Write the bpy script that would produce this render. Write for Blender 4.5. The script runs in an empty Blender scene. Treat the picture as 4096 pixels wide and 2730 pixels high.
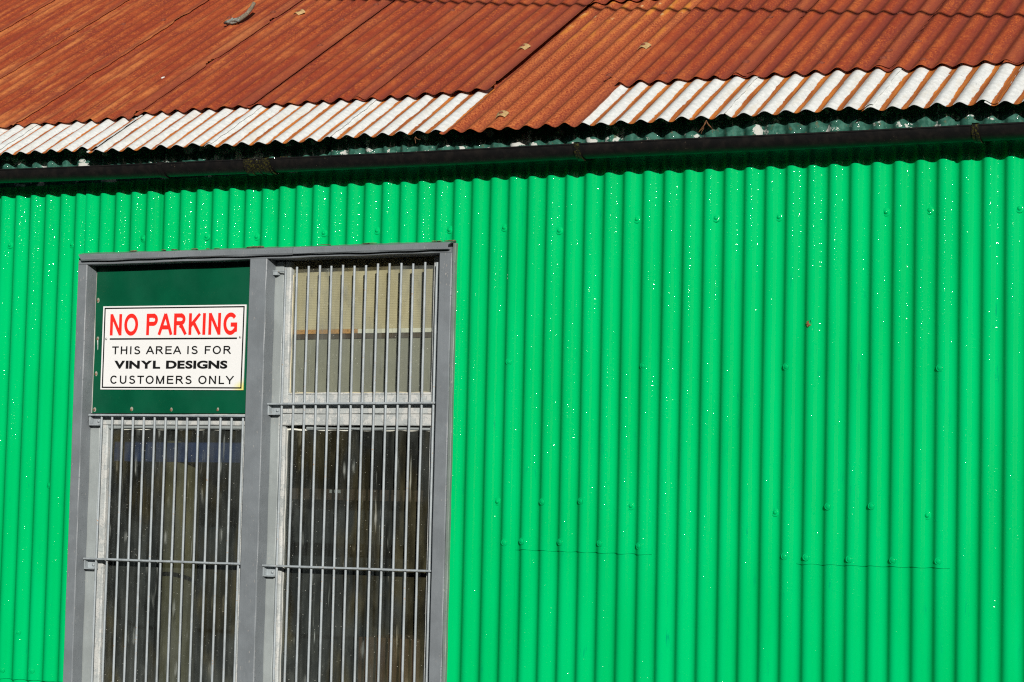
import bpy, bmesh, math, random
import numpy as np
from mathutils import Vector, Matrix

random.seed(7)
rng = np.random.default_rng(7)
SC = bpy.context.scene
COL = SC.collection
R = math.radians

# ------------------------------------------------------------------ camera
CAM_H = 1.65                       # eye height; every z below is measured from the eye line, ground is at -CAM_H
cam_d = bpy.data.cameras.new('camera')
cam = bpy.data.objects.new('camera', cam_d)
COL.objects.link(cam)
yaw, pitch, roll = 0.4747, 0.0738, 0.0234
fw = Vector((-math.sin(yaw) * math.cos(pitch), math.cos(yaw) * math.cos(pitch), math.sin(pitch)))
rt = Vector((math.cos(yaw), math.sin(yaw), 0))
up = rt.cross(fw)
c_, s_ = math.cos(roll), math.sin(roll)
rt2 = rt * c_ + up * s_
up2 = up * c_ - rt * s_
M = Matrix((rt2, up2, -fw)).transposed().to_4x4()
M.translation = Vector((5.3452, -7.5638, CAM_H))
cam.matrix_world = M
cam_d.sensor_fit = 'HORIZONTAL'
cam_d.sensor_width = 36.0
cam_d.lens = 9463.6 / 4096 * 36
cam_d.clip_start = 0.1
cam_d.clip_end = 2000
SC.camera = cam

# ------------------------------------------------------------------ sky and sun
SUN_AZ, SUN_EL = R(34.0), R(16.5)          # to the right of the wall's outward normal
SUN = Vector((math.cos(SUN_EL) * math.sin(SUN_AZ), -math.cos(SUN_EL) * math.cos(SUN_AZ), math.sin(SUN_EL)))
world = bpy.data.worlds.new('World')
SC.world = world
world.use_nodes = True
wn = world.node_tree.nodes
sky = wn.new('ShaderNodeTexSky')
sky.sky_type = 'NISHITA'
sky.sun_disc = False
sky.sun_elevation = SUN_EL
sky.sun_rotation = math.atan2(SUN.x, SUN.y)
world.node_tree.links.new(sky.outputs[0], wn['Background'].inputs[0])
wn['Background'].inputs[1].default_value = 0.05
sun_d = bpy.data.lights.new('sun', 'SUN')
sun_d.energy = 5.0
sun_d.angle = R(0.53)
sun_d.color = (1.0, 0.965, 0.90)
sun = bpy.data.objects.new('sun', sun_d)
COL.objects.link(sun)
sun.rotation_euler = (-SUN).to_track_quat('-Z', 'Y').to_euler()
sun.location = (6, -10, 12)

SC.view_settings.view_transform = 'Standard'
SC.view_settings.look = 'None'
SC.view_settings.gamma = 1.0
SC.view_settings.exposure = -0.12
SC.view_settings.use_curve_mapping = False
SC.cycles.use_denoising = False
SC.cycles.max_bounces = 8
SC.cycles.transparent_max_bounces = 16
SC.cycles.sample_clamp_indirect = 4.0
SC.cycles.caustics_reflective = False
SC.cycles.caustics_refractive = False
SC.cycles.filter_width = 1.2


# ------------------------------------------------------------------ node helpers
class NT:
    def __init__(self, name):
        self.m = bpy.data.materials.new(name)
        self.m.use_nodes = True
        self.t = self.m.node_tree
        self.n = self.t.nodes
        self.bsdf = self.n['Principled BSDF']
        self.out = self.n['Material Output']

    def lk(self, sock, val):
        if val is None:
            return
        if isinstance(val, bpy.types.NodeSocket):
            self.t.links.new(val, sock)
        elif isinstance(val, (tuple, list)):
            v = list(val)
            if sock.type == 'RGBA' and len(v) == 3:
                v.append(1)
            sock.default_value = v
        else:
            sock.default_value = val

    def pos(self):
        return self.n.new('ShaderNodeNewGeometry').outputs['Position']

    def uv(self):
        return self.n.new('ShaderNodeTexCoord').outputs['UV']

    def attr(self, name, typ='GEOMETRY', out='Fac'):
        a = self.n.new('ShaderNodeAttribute')
        a.attribute_type = typ
        a.attribute_name = name
        return a.outputs[out]

    def rnd(self):
        return self.n.new('ShaderNodeObjectInfo').outputs['Random']

    def scale(self, vec, s, loc=(0, 0, 0)):
        k = self.n.new('ShaderNodeMapping')
        self.lk(k.inputs['Vector'], vec)
        k.inputs['Scale'].default_value = s
        self.lk(k.inputs['Location'], loc)
        return k.outputs[0]

    def noise(self, vec, scale, detail=3, rough=0.55, dist=0.0, out=0):
        k = self.n.new('ShaderNodeTexNoise')
        self.lk(k.inputs['Vector'], vec)
        k.inputs['Scale'].default_value = scale
        k.inputs['Detail'].default_value = detail
        k.inputs['Roughness'].default_value = rough
        k.inputs['Distortion'].default_value = dist
        return k.outputs[out]

    def voro(self, vec, scale, out='Distance', feature='F1', rand=1.0):
        k = self.n.new('ShaderNodeTexVoronoi')
        k.feature = feature
        self.lk(k.inputs['Vector'], vec)
        k.inputs['Scale'].default_value = scale
        k.inputs['Randomness'].default_value = rand
        return k.outputs[out]

    def mr(self, v, a, b, c=0.0, d=1.0, smooth=True):
        k = self.n.new('ShaderNodeMapRange')
        k.interpolation_type = 'SMOOTHSTEP' if smooth else 'LINEAR'
        self.lk(k.inputs[0], v)
        for i, q in enumerate((a, b, c, d)):
            self.lk(k.inputs[i + 1], q)
        return k.outputs[0]

    def math(self, op, a, b=None, c=None):
        k = self.n.new('ShaderNodeMath')
        k.operation = op
        self.lk(k.inputs[0], a)
        self.lk(k.inputs[1], b)
        self.lk(k.inputs[2], c)
        return k.outputs[0]

    def mul(self, a, b):
        return self.math('MULTIPLY', a, b)

    def add(self, a, b):
        return self.math('ADD', a, b)

    def mix(self, f, a, b):
        k = self.n.new('ShaderNodeMix')
        k.data_type = 'RGBA'
        self.lk(k.inputs[0], f)
        self.lk(k.inputs[6], a)
        self.lk(k.inputs[7], b)
        return k.outputs[2]

    def sep(self, v):
        k = self.n.new('ShaderNodeSeparateXYZ')
        self.lk(k.inputs[0], v)
        return k.outputs

    def bump(self, h, dist=0.001, strength=1.0, normal=None):
        k = self.n.new('ShaderNodeBump')
        self.lk(k.inputs['Height'], h)
        k.inputs['Distance'].default_value = dist
        k.inputs['Strength'].default_value = strength
        self.lk(k.inputs['Normal'], normal)
        return k.outputs[0]

    def done(self, color, rough=0.6, normal=None, spec=0.5, metal=0.0, coat=None, coat_rough=0.1, coat_normal=None):
        b = self.bsdf
        self.lk(b.inputs['Base Color'], color)
        self.lk(b.inputs['Roughness'], rough)
        self.lk(b.inputs['Normal'], normal)
        self.lk(b.inputs['Specular IOR Level'], spec)
        self.lk(b.inputs['Metallic'], metal)
        if coat is not None:
            self.lk(b.inputs['Coat Weight'], coat)
            self.lk(b.inputs['Coat Roughness'], coat_rough)
            self.lk(b.inputs['Coat Normal'], coat_normal)
        return self.m


def simple(name, col, rough=0.6, var=0.25, scale=40, spec=0.5, bump=0.0, metal=0.0):
    k = NT(name)
    p = k.pos()
    n = k.noise(p, scale, 4, 0.6)
    c = k.mix(k.mr(n, 0.3, 0.7), tuple(x * (1 - var) for x in col), tuple(min(1, x * (1 + var)) for x in col))
    nm = k.bump(k.noise(p, scale * 6, 3), 0.001, bump) if bump else None
    return k.done(c, rough, nm, spec, metal)


# ------------------------------------------------------------------ materials
def mat_green_paint():
    k = NT('green_gloss_paint')
    p = k.pos()
    ps = k.scale(p, (1, 1, 0.25))
    # brush marks and thin spots
    br = k.noise(k.scale(p, (1, 1, 0.12)), 95, 4, 0.6)
    pat = k.noise(p, 7, 3, 0.6)
    thin = k.mul(k.mr(br, 0.58, 0.72), k.mr(pat, 0.5, 0.72))
    c = k.mix(k.mr(k.noise(ps, 4, 3), 0.35, 0.65), (0.0, 0.420, 0.116), (0.0, 0.455, 0.135))
    c = k.mix(k.mr(k.rnd(), 0, 1, 0, 0.10, False), c, (0.0, 0.30, 0.09))
    c = k.mix(k.mul(thin, 0.6), c, (0.0, 0.20, 0.12))
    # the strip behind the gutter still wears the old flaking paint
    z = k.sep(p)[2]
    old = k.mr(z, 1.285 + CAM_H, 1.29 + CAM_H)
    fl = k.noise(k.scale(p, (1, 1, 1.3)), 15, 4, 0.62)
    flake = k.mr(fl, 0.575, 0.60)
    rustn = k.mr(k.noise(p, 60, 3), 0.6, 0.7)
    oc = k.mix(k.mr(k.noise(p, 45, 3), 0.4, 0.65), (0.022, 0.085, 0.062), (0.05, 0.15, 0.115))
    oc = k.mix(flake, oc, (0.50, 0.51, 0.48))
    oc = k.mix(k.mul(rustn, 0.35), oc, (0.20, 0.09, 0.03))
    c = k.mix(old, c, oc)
    # paint surface: orange peel, sags and small droplets that catch the sun
    peel = k.noise(p, 420, 2, 0.5)
    sag = k.noise(k.scale(p, (1, 1, 0.3)), 55, 3, 0.6)
    dens = k.noise(k.scale(p, (1.0, 1.0, 0.35)), 9, 2, 0.5)
    dens2 = k.noise(k.scale(p, (1.0, 1.0, 0.6)), 2.2, 2, 0.5)

    sx = k.sep(p)
    above = k.mul(k.mul(k.mr(sx[2], 0.98 + CAM_H, 1.06 + CAM_H), k.mr(sx[0], 1.2, 1.45, 1, 0)), 0.28)   # dribbled coat over the window

    def drops(scale, r, lim):
        d = k.voro(p, scale, 'Distance')
        vc = k.sep(k.voro(p, scale, 'Color'))
        keep = k.math('GREATER_THAN', k.add(vc[0], k.add(k.mul(k.add(dens, dens2), 1.5), above)), lim)
        q = k.math('DIVIDE', d, r)
        hh = k.math('MAXIMUM', k.math('SUBTRACT', 1.0, k.mul(q, q)), 0.0)
        return k.mul(k.mul(hh, keep), k.mr(vc[1], 0, 1, 0.55, 1.3, False))

    big, small = drops(95, 0.42, 2.38), drops(230, 0.42, 2.37)
    drop = k.add(k.mul(big, 0.30), k.mul(small, 0.10))
    h = k.add(k.add(k.mul(peel, 0.02), k.mul(sag, 0.30)), drop)
    h = k.add(h, k.mul(flake, k.mul(old, -0.6)))
    nm = k.bump(h, 0.0016, 1.0)
    soft = k.bump(k.add(k.mul(sag, 0.4), drop), 0.0014, 0.8)
    return k.done(c, k.mix(old, (0.6,) * 3, (0.42,) * 3), soft, 0.0, coat=0.35, coat_rough=0.05, coat_normal=nm)


def rust_colour(k, uv, pos):
    """weathered red-oxide sheet: streaks down the slope, orange speckle, dull patches"""
    rnd = k.rnd()
    off = k.mul(rnd, 37.0)
    cb = k.n.new('ShaderNodeCombineXYZ')
    k.lk(cb.inputs[2], off)
    ad = k.n.new('ShaderNodeVectorMath')
    ad.operation = 'ADD'
    k.lk(ad.inputs[0], uv)
    k.lk(ad.inputs[1], cb.outputs[0])
    u = ad.outputs[0]
    streak = k.noise(k.scale(u, (16, 1.1, 1)), 1.0, 4, 0.6)
    streak2 = k.noise(k.scale(u, (45, 3.0, 1)), 1.0, 3, 0.6)
    patch = k.noise(u, 4.0, 4, 0.6)
    grain = k.noise(k.scale(u, (1, 0.55, 1)), 170, 4, 0.7)
    grain2 = k.noise(k.scale(u, (1, 0.45, 1)), 75, 4, 0.7)
    tint = k.attr('tint', 'OBJECT')
    c = k.mix(k.mr(streak, 0.3, 0.7), (0.255, 0.038, 0.015), (0.35, 0.064, 0.019))
    c = k.mix(k.mul(k.mr(patch, 0.48, 0.70), 0.7), c, (0.21, 0.036, 0.020))
    blot = k.noise(k.scale(u, (1, 0.5, 1)), 11, 5, 0.7, 0.6)
    c = k.mix(k.mul(k.mr(blot, 0.50, 0.66), 0.6), c, (0.46, 0.115, 0.030))
    c = k.mix(k.mul(k.mr(blot, 0.30, 0.42, 1, 0), 0.5), c, (0.17, 0.028, 0.015))
    speck = k.mul(k.mr(grain, 0.50, 0.68), k.mr(k.add(patch, k.mul(streak2, 0.6)), 0.62, 0.95))
    c = k.mix(k.mul(speck, 0.85), c, (0.62, 0.165, 0.03))
    c = k.mix(k.mul(k.mr(grain2, 0.50, 0.68), 0.5), c, (0.47, 0.115, 0.028))
    big = k.mul(k.mr(k.add(k.mul(streak2, 0.45), k.mul(k.noise(k.scale(u, (5, 1.3, 1)), 1.0, 4, 0.65), 0.7)), 0.56, 0.74), tint)
    big = k.mul(big, k.mr(grain2, 0.25, 0.6, 0.35, 1))
    c = k.mix(k.mul(big, 0.9), c, (0.60, 0.205, 0.058))
    dark = k.mul(k.mr(grain, 0.33, 0.47, 1, 0), 0.55)
    c = k.mix(dark, c, (0.17, 0.026, 0.012))
    # flat seams at a crest where a lap lies: dustier, less oxide
    dust = k.mul(k.mr(k.attr('lap'), 0.2, 0.9), k.mr(grain2, 0.2, 0.7, 0.45, 0.8))
    c = k.mix(k.mul(dust, 0.55), c, (0.30, 0.085, 0.040))
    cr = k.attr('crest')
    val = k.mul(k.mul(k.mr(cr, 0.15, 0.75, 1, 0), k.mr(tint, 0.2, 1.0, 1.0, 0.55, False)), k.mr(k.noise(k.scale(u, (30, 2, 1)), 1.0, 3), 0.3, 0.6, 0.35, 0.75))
    c = k.mix(val, c, (0.19, 0.036, 0.025))  # valley grime, widened and darkened to paint in soft valley shading
    return c, grain, grain2


def mat_rust():
    k = NT('rusted_roof_iron')
    uv, pos = k.uv(), k.pos()
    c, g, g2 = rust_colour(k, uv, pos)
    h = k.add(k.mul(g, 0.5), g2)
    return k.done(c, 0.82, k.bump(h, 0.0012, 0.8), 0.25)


def mat_rust_bright():
    """the single long sheet: brighter orange with bare pale spots near its top"""
    k = NT('orange_rusted_roof_iron')
    uv, pos = k.uv(), k.pos()
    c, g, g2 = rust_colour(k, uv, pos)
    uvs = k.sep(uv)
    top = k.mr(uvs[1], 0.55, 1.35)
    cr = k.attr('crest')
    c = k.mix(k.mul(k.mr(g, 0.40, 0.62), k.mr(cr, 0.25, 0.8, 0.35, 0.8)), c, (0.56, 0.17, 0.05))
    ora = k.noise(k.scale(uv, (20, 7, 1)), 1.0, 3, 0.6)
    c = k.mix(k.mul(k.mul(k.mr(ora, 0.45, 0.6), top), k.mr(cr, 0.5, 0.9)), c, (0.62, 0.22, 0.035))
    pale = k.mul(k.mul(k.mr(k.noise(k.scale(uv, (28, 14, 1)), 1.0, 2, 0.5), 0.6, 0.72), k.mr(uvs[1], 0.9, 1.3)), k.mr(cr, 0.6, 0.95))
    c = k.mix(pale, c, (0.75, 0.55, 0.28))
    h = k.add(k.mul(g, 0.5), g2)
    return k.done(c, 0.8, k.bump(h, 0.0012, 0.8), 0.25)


def mat_white_iron():
    """white-painted eaves sheets, rusted through along the valleys"""
    k = NT('white_painted_roof_iron')
    uv, pos = k.uv(), k.pos()
    cr = k.attr('crest')
    wear = k.attr('wear', 'OBJECT')
    n = k.noise(k.scale(uv, (30, 5, 1)), 1.0, 3, 0.65)
    n2 = k.noise(k.scale(uv, (130, 40, 1)), 1.0, 3, 0.7)
    lim = k.add(k.mul(k.math('SUBTRACT', n, 0.5), 0.75), k.mul(k.math('SUBTRACT', n2, 0.5), 0.35))
    m = k.math('SUBTRACT', k.add(cr, lim), wear)
    white = k.mr(m, -0.015, 0.015)
    edge = k.mul(k.mr(m, 0.0, 0.12, 1, 0), k.mr(n2, 0.45, 0.6))
    w = k.mix(k.mr(k.noise(uv, 55, 3), 0.35, 0.7), (0.63, 0.65, 0.64), (0.76, 0.78, 0.765))
    stain = k.noise(k.scale(uv, (24, 6, 1)), 1.0, 4, 0.65)
    w = k.mix(k.mul(k.mr(stain, 0.5, 0.7), 0.42), w, (0.60, 0.54, 0.42))
    chips = k.mul(k.mr(k.noise(k.scale(uv, (1, 0.5, 1)), 190, 2, 0.6), 0.64, 0.70), k.mr(k.noise(uv, 13, 2), 0.45, 0.6))
    w = k.mix(k.mul(chips, 0.75), w, (0.22, 0.23, 0.23))
    w = k.mix(k.mul(edge, 0.6), w, (0.42, 0.40, 0.36))
    rr = k.noise(k.scale(uv, (60, 4, 1)), 1.0, 4, 0.6)
    r = k.mix(k.mr(rr, 0.35, 0.65), (0.30, 0.085, 0.022), (0.58, 0.19, 0.03))
    r = k.mix(k.mr(k.noise(uv, 240, 2), 0.55, 0.7), r, (0.34, 0.075, 0.02))
    c = k.mix(white, r, w)
    h = k.add(k.mul(white, 0.5), k.mul(n2, 0.3))
    return k.done(c, k.mix(white, (0.8,) * 3, (0.5,) * 3), k.bump(h, 0.0008, 0.6), 0.3)


def mat_grey_paint(name, col, chip=0.5, rough=0.42, flake=None, grain=True):
    k = NT(name)
    p = k.pos()
    pv = k.scale(p, (1, 1, 0.06)) if grain else p
    g = k.noise(pv, 130, 4, 0.6)
    c = k.mix(k.mr(k.noise(p, 9, 4, 0.6), 0.35, 0.65), tuple(x * 0.90 for x in col), tuple(x * 1.08 for x in col))
    sp = k.mul(k.mr(k.noise(k.scale(p, (1, 1, 0.28)), 190, 2, 0.6), 0.66, 0.70), k.mr(k.noise(p, 12, 2), 0.42, 0.62))
    c = k.mix(k.mul(sp, chip), c, (0.50, 0.45, 0.40))
    if not grain:
        rs = k.mul(k.mr(k.noise(p, 90, 3, 0.6), 0.64, 0.70), k.mr(k.noise(k.scale(p, (6, 6, 4)), 1.0, 2), 0.42, 0.6))
        c = k.mix(k.mul(rs, 0.8), c, (0.36, 0.20, 0.07))
        c = k.mix(k.mr(k.noise(k.scale(p, (1, 1, 0.3)), 30, 3, 0.7), 0.5, 0.6, 0, 0.45), c, tuple(x * 0.62 for x in col))
    fl = None
    if flake is not None:
        fl = k.mr(k.noise(k.scale(p, (1, 1, 0.6)), 26, 4, 0.7), 0.50, 0.54)
        c = k.mix(fl, c, flake)
        cr = k.mr(k.voro(k.scale(p, (0.25, 0.25, 1.0)), 70, 'Distance', 'DISTANCE_TO_EDGE'), 0.0, 0.03, 1, 0)
        c = k.mix(k.mul(cr, 0.35), c, (0.08, 0.085, 0.085))
    h = k.add(k.mul(g, 0.5), k.mul(k.noise(p, 60, 3), 0.6))
    if fl is not None:
        h = k.add(h, k.mul(fl, 0.4))
    v = k.mul(k.mr(k.voro(p, 120), 0.1, 0.4, 1, 0), k.math('GREATER_THAN', k.sep(k.voro(p, 120, 'Color'))[1], 0.86))
    nm = k.bump(k.add(h, k.mul(v, 0.8)), 0.0012, 0.8)
    return k.done(c, rough, nm, 0.4)


def mat_panel_green():
    k = NT('dark_green_board_paint')
    p = k.pos()
    c = k.mix(k.mr(k.noise(p, 6, 4), 0.35, 0.65), (0.0015, 0.068, 0.031), (0.002, 0.086, 0.039))
    sc = k.mul(k.mr(k.noise(k.scale(p, (1, 1, 0.5)), 160, 3, 0.7, 1.5), 0.62, 0.70), k.mr(k.noise(p, 7, 2), 0.42, 0.65))
    zz = k.sep(p)[2]
    c = k.mix(k.mul(k.mul(sc, k.mr(zz, 0.78 + CAM_H, 0.93 + CAM_H, 0.25, 0.8)), 0.45), c, (0.10, 0.17, 0.07))
    fade = k.mul(k.mr(k.noise(p, 5, 3), 0.4, 0.7), 0.35)
    c = k.mix(fade, c, (0.012, 0.095, 0.055))
    return k.done(c, 0.35, k.bump(k.noise(p, 90, 3), 0.001, 0.15), 0.15)


def mat_glass(name, dust, tint, streak):
    """old window pane: clear glass, mirror-like at an angle, with a film of dust, runs and paint flecks"""
    k = NT(name)
    p = k.pos()
    k.n.remove(k.bsdf)
    fr = k.n.new('ShaderNodeFresnel')
    fr.inputs['IOR'].default_value = 1.5
    tr = k.n.new('ShaderNodeBsdfTransparent')
    tr.inputs[0].default_value = (*tint, 1)
    gl = k.n.new('ShaderNodeBsdfGlossy')
    gl.inputs['Roughness'].default_value = 0.015
    wob = k.bump(k.noise(p, 5, 2), 0.004, 0.35)
    k.lk(gl.inputs['Normal'], wob)
    m1 = k.n.new('ShaderNodeMixShader')
    k.lk(m1.inputs[0], fr.outputs[0])
    k.t.links.new(tr.outputs[0], m1.inputs[1])
    k.t.links.new(gl.outputs[0], m1.inputs[2])
    df = k.n.new('ShaderNodeBsdfDiffuse')
    low = k.add(k.mr(k.sep(p)[2], CAM_H - 0.35, CAM_H - 0.85, 0, 1.2), 1.0)      # dirt settles low on the pane
    film = k.mul(k.mul(k.mr(k.noise(k.scale(p, (1.6, 1.6, 0.45)), 8, 5, 0.68, 0.3), 0.35, 0.72, 0.35, 1.5), dust), low)
    run = k.noise(k.scale(p, (55, 55, 3.5)), 1.0, 3, 0.6)
    area = k.noise(k.scale(p, (3, 3, 2)), 2.0, 2, 0.5)
    runs = k.mul(k.mul(k.mr(run, 0.62, 0.74), k.mr(area, 0.46, 0.62)), streak)
    vd = k.voro(p, 130)
    vk = k.math('GREATER_THAN', k.sep(k.voro(p, 130, 'Color'))[0], 0.962)
    fleck = k.mul(k.mul(k.mr(vd, 0.08, 0.24, 1, 0), vk), 0.8)
    # wiped smears and dribbles of paint
    ps = k.scale(p, (34, 34, 7.5))
    pw = k.n.new('ShaderNodeVectorMath')
    pw.operation = 'ADD'
    k.lk(pw.inputs[0], ps)
    k.lk(pw.inputs[1], k.scale(k.noise(p, 14, 2, 0.5, 0, 1), (0.5, 0.5, 0.5)))
    sd = k.voro(pw.outputs[0], 1.0)
    sk = k.math('GREATER_THAN', k.sep(k.voro(pw.outputs[0], 1.0, 'Color'))[2], 0.72)
    hair = k.noise(k.scale(p, (240, 240, 9)), 1.0, 3, 0.7)
    smear = k.mul(k.mul(k.mr(sd, 0.10, 0.34, 1, 0), sk), k.mul(k.mr(hair, 0.42, 0.66), streak * 0.55))
    mask = k.math('MINIMUM', k.add(k.add(k.add(film, runs), fleck), smear), 0.95)
    och = k.mr(k.noise(k.scale(p, (1.4, 1.4, 0.6)), 3.3, 3, 0.6), 0.48, 0.62)
    dustc = k.mix(och, (0.29, 0.31, 0.28), (0.40, 0.355, 0.20))
    col = k.mix(fleck, k.mix(k.math('MINIMUM', k.add(runs, smear), 1.0), dustc, (0.55, 0.57, 0.55)), (0.7, 0.68, 0.6))
    k.lk(df.inputs[0], col)
    m2 = k.n.new('ShaderNodeMixShader')
    k.lk(m2.inputs[0], mask)
    k.t.links.new(m1.outputs[0], m2.inputs[1])
    k.t.links.new(df.outputs[0], m2.inputs[2])
    k.t.links.new(m2.outputs[0], k.out.inputs[0])
    return k.m


def mat_sign_white():
    k = NT('sign_white')
    p = k.pos()
    s = k.sep(p)
    # sun-yellowed varnish creeping in from the lower right corner
    d = k.add(k.mr(s[0], 0.20, 0.285), k.mr(s[2], 0.53 + CAM_H, 0.46 + CAM_H))
    y = k.mr(k.add(d, k.mul(k.noise(p, 30, 2), 0.3)), 1.25, 2.2)
    c = k.mix(y, (0.80, 0.80, 0.79), (0.80, 0.74, 0.22))
    return k.done(c, 0.35, None, 0.4)


def mat_gutter(name, moss):
    k = NT(name)
    p = k.pos()
    c = k.mix(k.mr(k.noise(p, 30, 4), 0.4, 0.7), (0.008, 0.0078, 0.008), (0.015, 0.013, 0.012))
    spk = k.mul(k.mr(k.noise(p, 150, 2), 0.70, 0.74), k.mr(k.noise(p, 9, 2), 0.5, 0.6))
    c = k.mix(k.mul(spk, 0.6), c, (0.20, 0.15, 0.10))
    if moss:
        mz = k.mr(k.noise(p, 140, 4, 0.7), 0.46, 0.66)
        c = k.mix(k.mul(mz, moss), c, (0.13, 0.12, 0.012))
    return k.done(c, 0.42, k.bump(k.noise(p, 60, 3), 0.001, 0.2), 0.16)


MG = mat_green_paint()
MR_ = mat_rust()
MRB = mat_rust_bright()
MW = mat_white_iron()
GREY = mat_grey_paint('grey_frame_paint', (0.182, 0.202, 0.218), 0.5)
GREY_L = mat_grey_paint('pale_grey_sash_paint', (0.42, 0.445, 0.44), 0.35, 0.55, flake=(0.52, 0.525, 0.505))
GREY_STOP = mat_grey_paint('mid_grey_stop_paint', (0.29, 0.32, 0.32), 0.45)
GREY_SIDE = mat_grey_paint('greenish_grey_side_paint', (0.17, 0.21, 0.19), 0.6)
BAR = mat_grey_paint('grey_bar_paint', (0.345, 0.385, 0.405), 0.55, 0.40, grain=False)
PANEL = mat_panel_green()
GUT = mat_gutter('black_gutter_plastic', 0)
GUT_M = mat_gutter('mossy_black_plastic', 0.4)
PANE_HI = mat_glass('dusty_pane', 0.14, (0.97, 0.98, 0.95), 0.45)
PANE_LO = mat_glass('grimy_pane', 0.062, (0.82, 0.85, 0.85), 0.9)
SIGNW = mat_sign_white()
SRED = simple('sign_red', (0.85, 0.024, 0.016), 0.4, 0.02)
SBLK = simple('sign_black', (0.006, 0.006, 0.006), 0.45, 0.1)
STEEL = simple('screw_steel', (0.45, 0.45, 0.43), 0.4, 0.3, 300, metal=0.6)
RUSTY = simple('rusty_screw', (0.20, 0.10, 0.05), 0.7, 0.4, 300)
WASH = simple('tan_washer', (0.45, 0.30, 0.13), 0.6, 0.2, 120, bump=0.3)
NAIL = simple('rusty_nail_head', (0.20, 0.045, 0.02), 0.8, 0.3, 300)
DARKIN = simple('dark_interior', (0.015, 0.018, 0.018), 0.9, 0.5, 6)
TIMBER = simple('old_timber', (0.10, 0.06, 0.035), 0.85, 0.3, 20)
CREAM = simple('cream_fluted_board', (0.58, 0.52, 0.36), 0.7, 0.12, 8)
GREYB = simple('grey_backing_board', (0.30, 0.30, 0.245), 0.8, 0.12, 6)
CHIP = simple('chipboard', (0.52, 0.27, 0.085), 0.8, 0.35, 220)
WHITEB = simple('white_board', (0.86, 0.86, 0.76), 0.6, 0.04)
BROWN = simple('brown_batten', (0.055, 0.032, 0.018), 0.8, 0.3, 30)
NAVY = simple('sky_reflection_navy', (0.028, 0.052, 0.14), 0.4, 0.2, 10)  # blue of the sky reflection, put on an added box
TAN = simple('tan_card', (0.12, 0.105, 0.05), 0.8, 0.2, 12)
CARD = simple('brown_cardboard', (0.09, 0.045, 0.02), 0.8, 0.2, 20)
LABEL = simple('label_white', (0.4, 0.4, 0.37), 0.6, 0.1)
ASPH = simple('asphalt', (0.05, 0.05, 0.05), 0.9, 0.25, 3, bump=0.3)
BRICK = simple('dark_brick', (0.10, 0.055, 0.04), 0.9, 0.3, 9)
SLATE = simple('slate', (0.04, 0.042, 0.048), 0.7, 0.2, 8)
DKGLASS = simple('dark_glass', (0.01, 0.012, 0.014), 0.1, 0.1)
CABLE = simple('black_cable', (0.012, 0.012, 0.012), 0.5, 0.1)
LEAFM = simple('dead_leaf_brown', (0.17, 0.07, 0.025), 0.8, 0.4, 200)
BARK = simple('grey_bark', (0.17, 0.14, 0.10), 0.9, 0.45, 130, bump=0.6)
LICH = simple('lichen_lump', (0.21, 0.215, 0.19), 0.9, 0.5, 160, bump=0.8)
DROPM = simple('bird_dropping_white', (0.75, 0.75, 0.70), 0.7, 0.1, 100)
DIRT = simple('dry_grime', (0.14, 0.11, 0.065), 0.95, 0.5, 150, bump=0.6)

# ------------------------------------------------------------------ object helpers
ORG = {}


def link(o, parent, org):
    COL.objects.link(o)
    ORG[o.name] = Vector(org)
    if parent is not None:
        o.parent = parent
        o.location = Vector(org) - ORG[parent.name]
    else:
        o.location = org
    return o


def W(x, y, z):
    return Vector((x, y, z + CAM_H))


def empty(name, loc, parent=None, label=None, cat=None, group=None):
    o = bpy.data.objects.new(name, None)
    o.empty_display_size = 0.1
    link(o, parent, W(*loc))
    return tag(o, label, cat, group)


def tag(o, label=None, cat=None, group=None, kind=None):
    if label:
        o['label'] = label
    if cat:
        o['category'] = cat
    if group:
        o['group'] = group
    if kind:
        o['kind'] = kind
    return o


def mk(name, verts, faces, mat, parent=None, smooth=False, sharp=None):
    """one mesh object from eye-line coordinates; its origin sits at the middle of its box"""
    v = np.array(verts, float)
    v[:, 2] += CAM_H
    org = (v.min(0) + v.max(0)) / 2
    me = bpy.data.meshes.new(name)
    me.from_pydata((v - org).tolist(), [], faces)
    me.materials.append(mat)
    me.update()
    if smooth:
        me.shade_smooth()
        if sharp:
            me.set_sharp_from_angle(angle=R(sharp))
    return link(bpy.data.objects.new(name, me), parent, org)


def bm_out(bm):
    bm.verts.index_update()
    v = [tuple(x.co) for x in bm.verts]
    f = [[x.index for x in q.verts] for q in bm.faces]
    bm.free()
    return v, f


def box(x0, x1, y0, y1, z0, z1, bev=0.0015):
    bm = bmesh.new()
    bmesh.ops.create_cube(bm, size=1)
    for v in bm.verts:
        v.co = Vector(((x0 + x1) / 2 + v.co.x * (x1 - x0), (y0 + y1) / 2 + v.co.y * (y1 - y0), (z0 + z1) / 2 + v.co.z * (z1 - z0)))
    if bev:
        bmesh.ops.bevel(bm, geom=bm.edges[:], offset=bev, segments=2, affect='EDGES', profile=0.6)
    return bm_out(bm)


def join(*parts):
    V, F = [], []
    for v, f in parts:
        o = len(V)
        V += list(v)
        F += [[i + o for i in q] for q in f]
    return V, F


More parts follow.
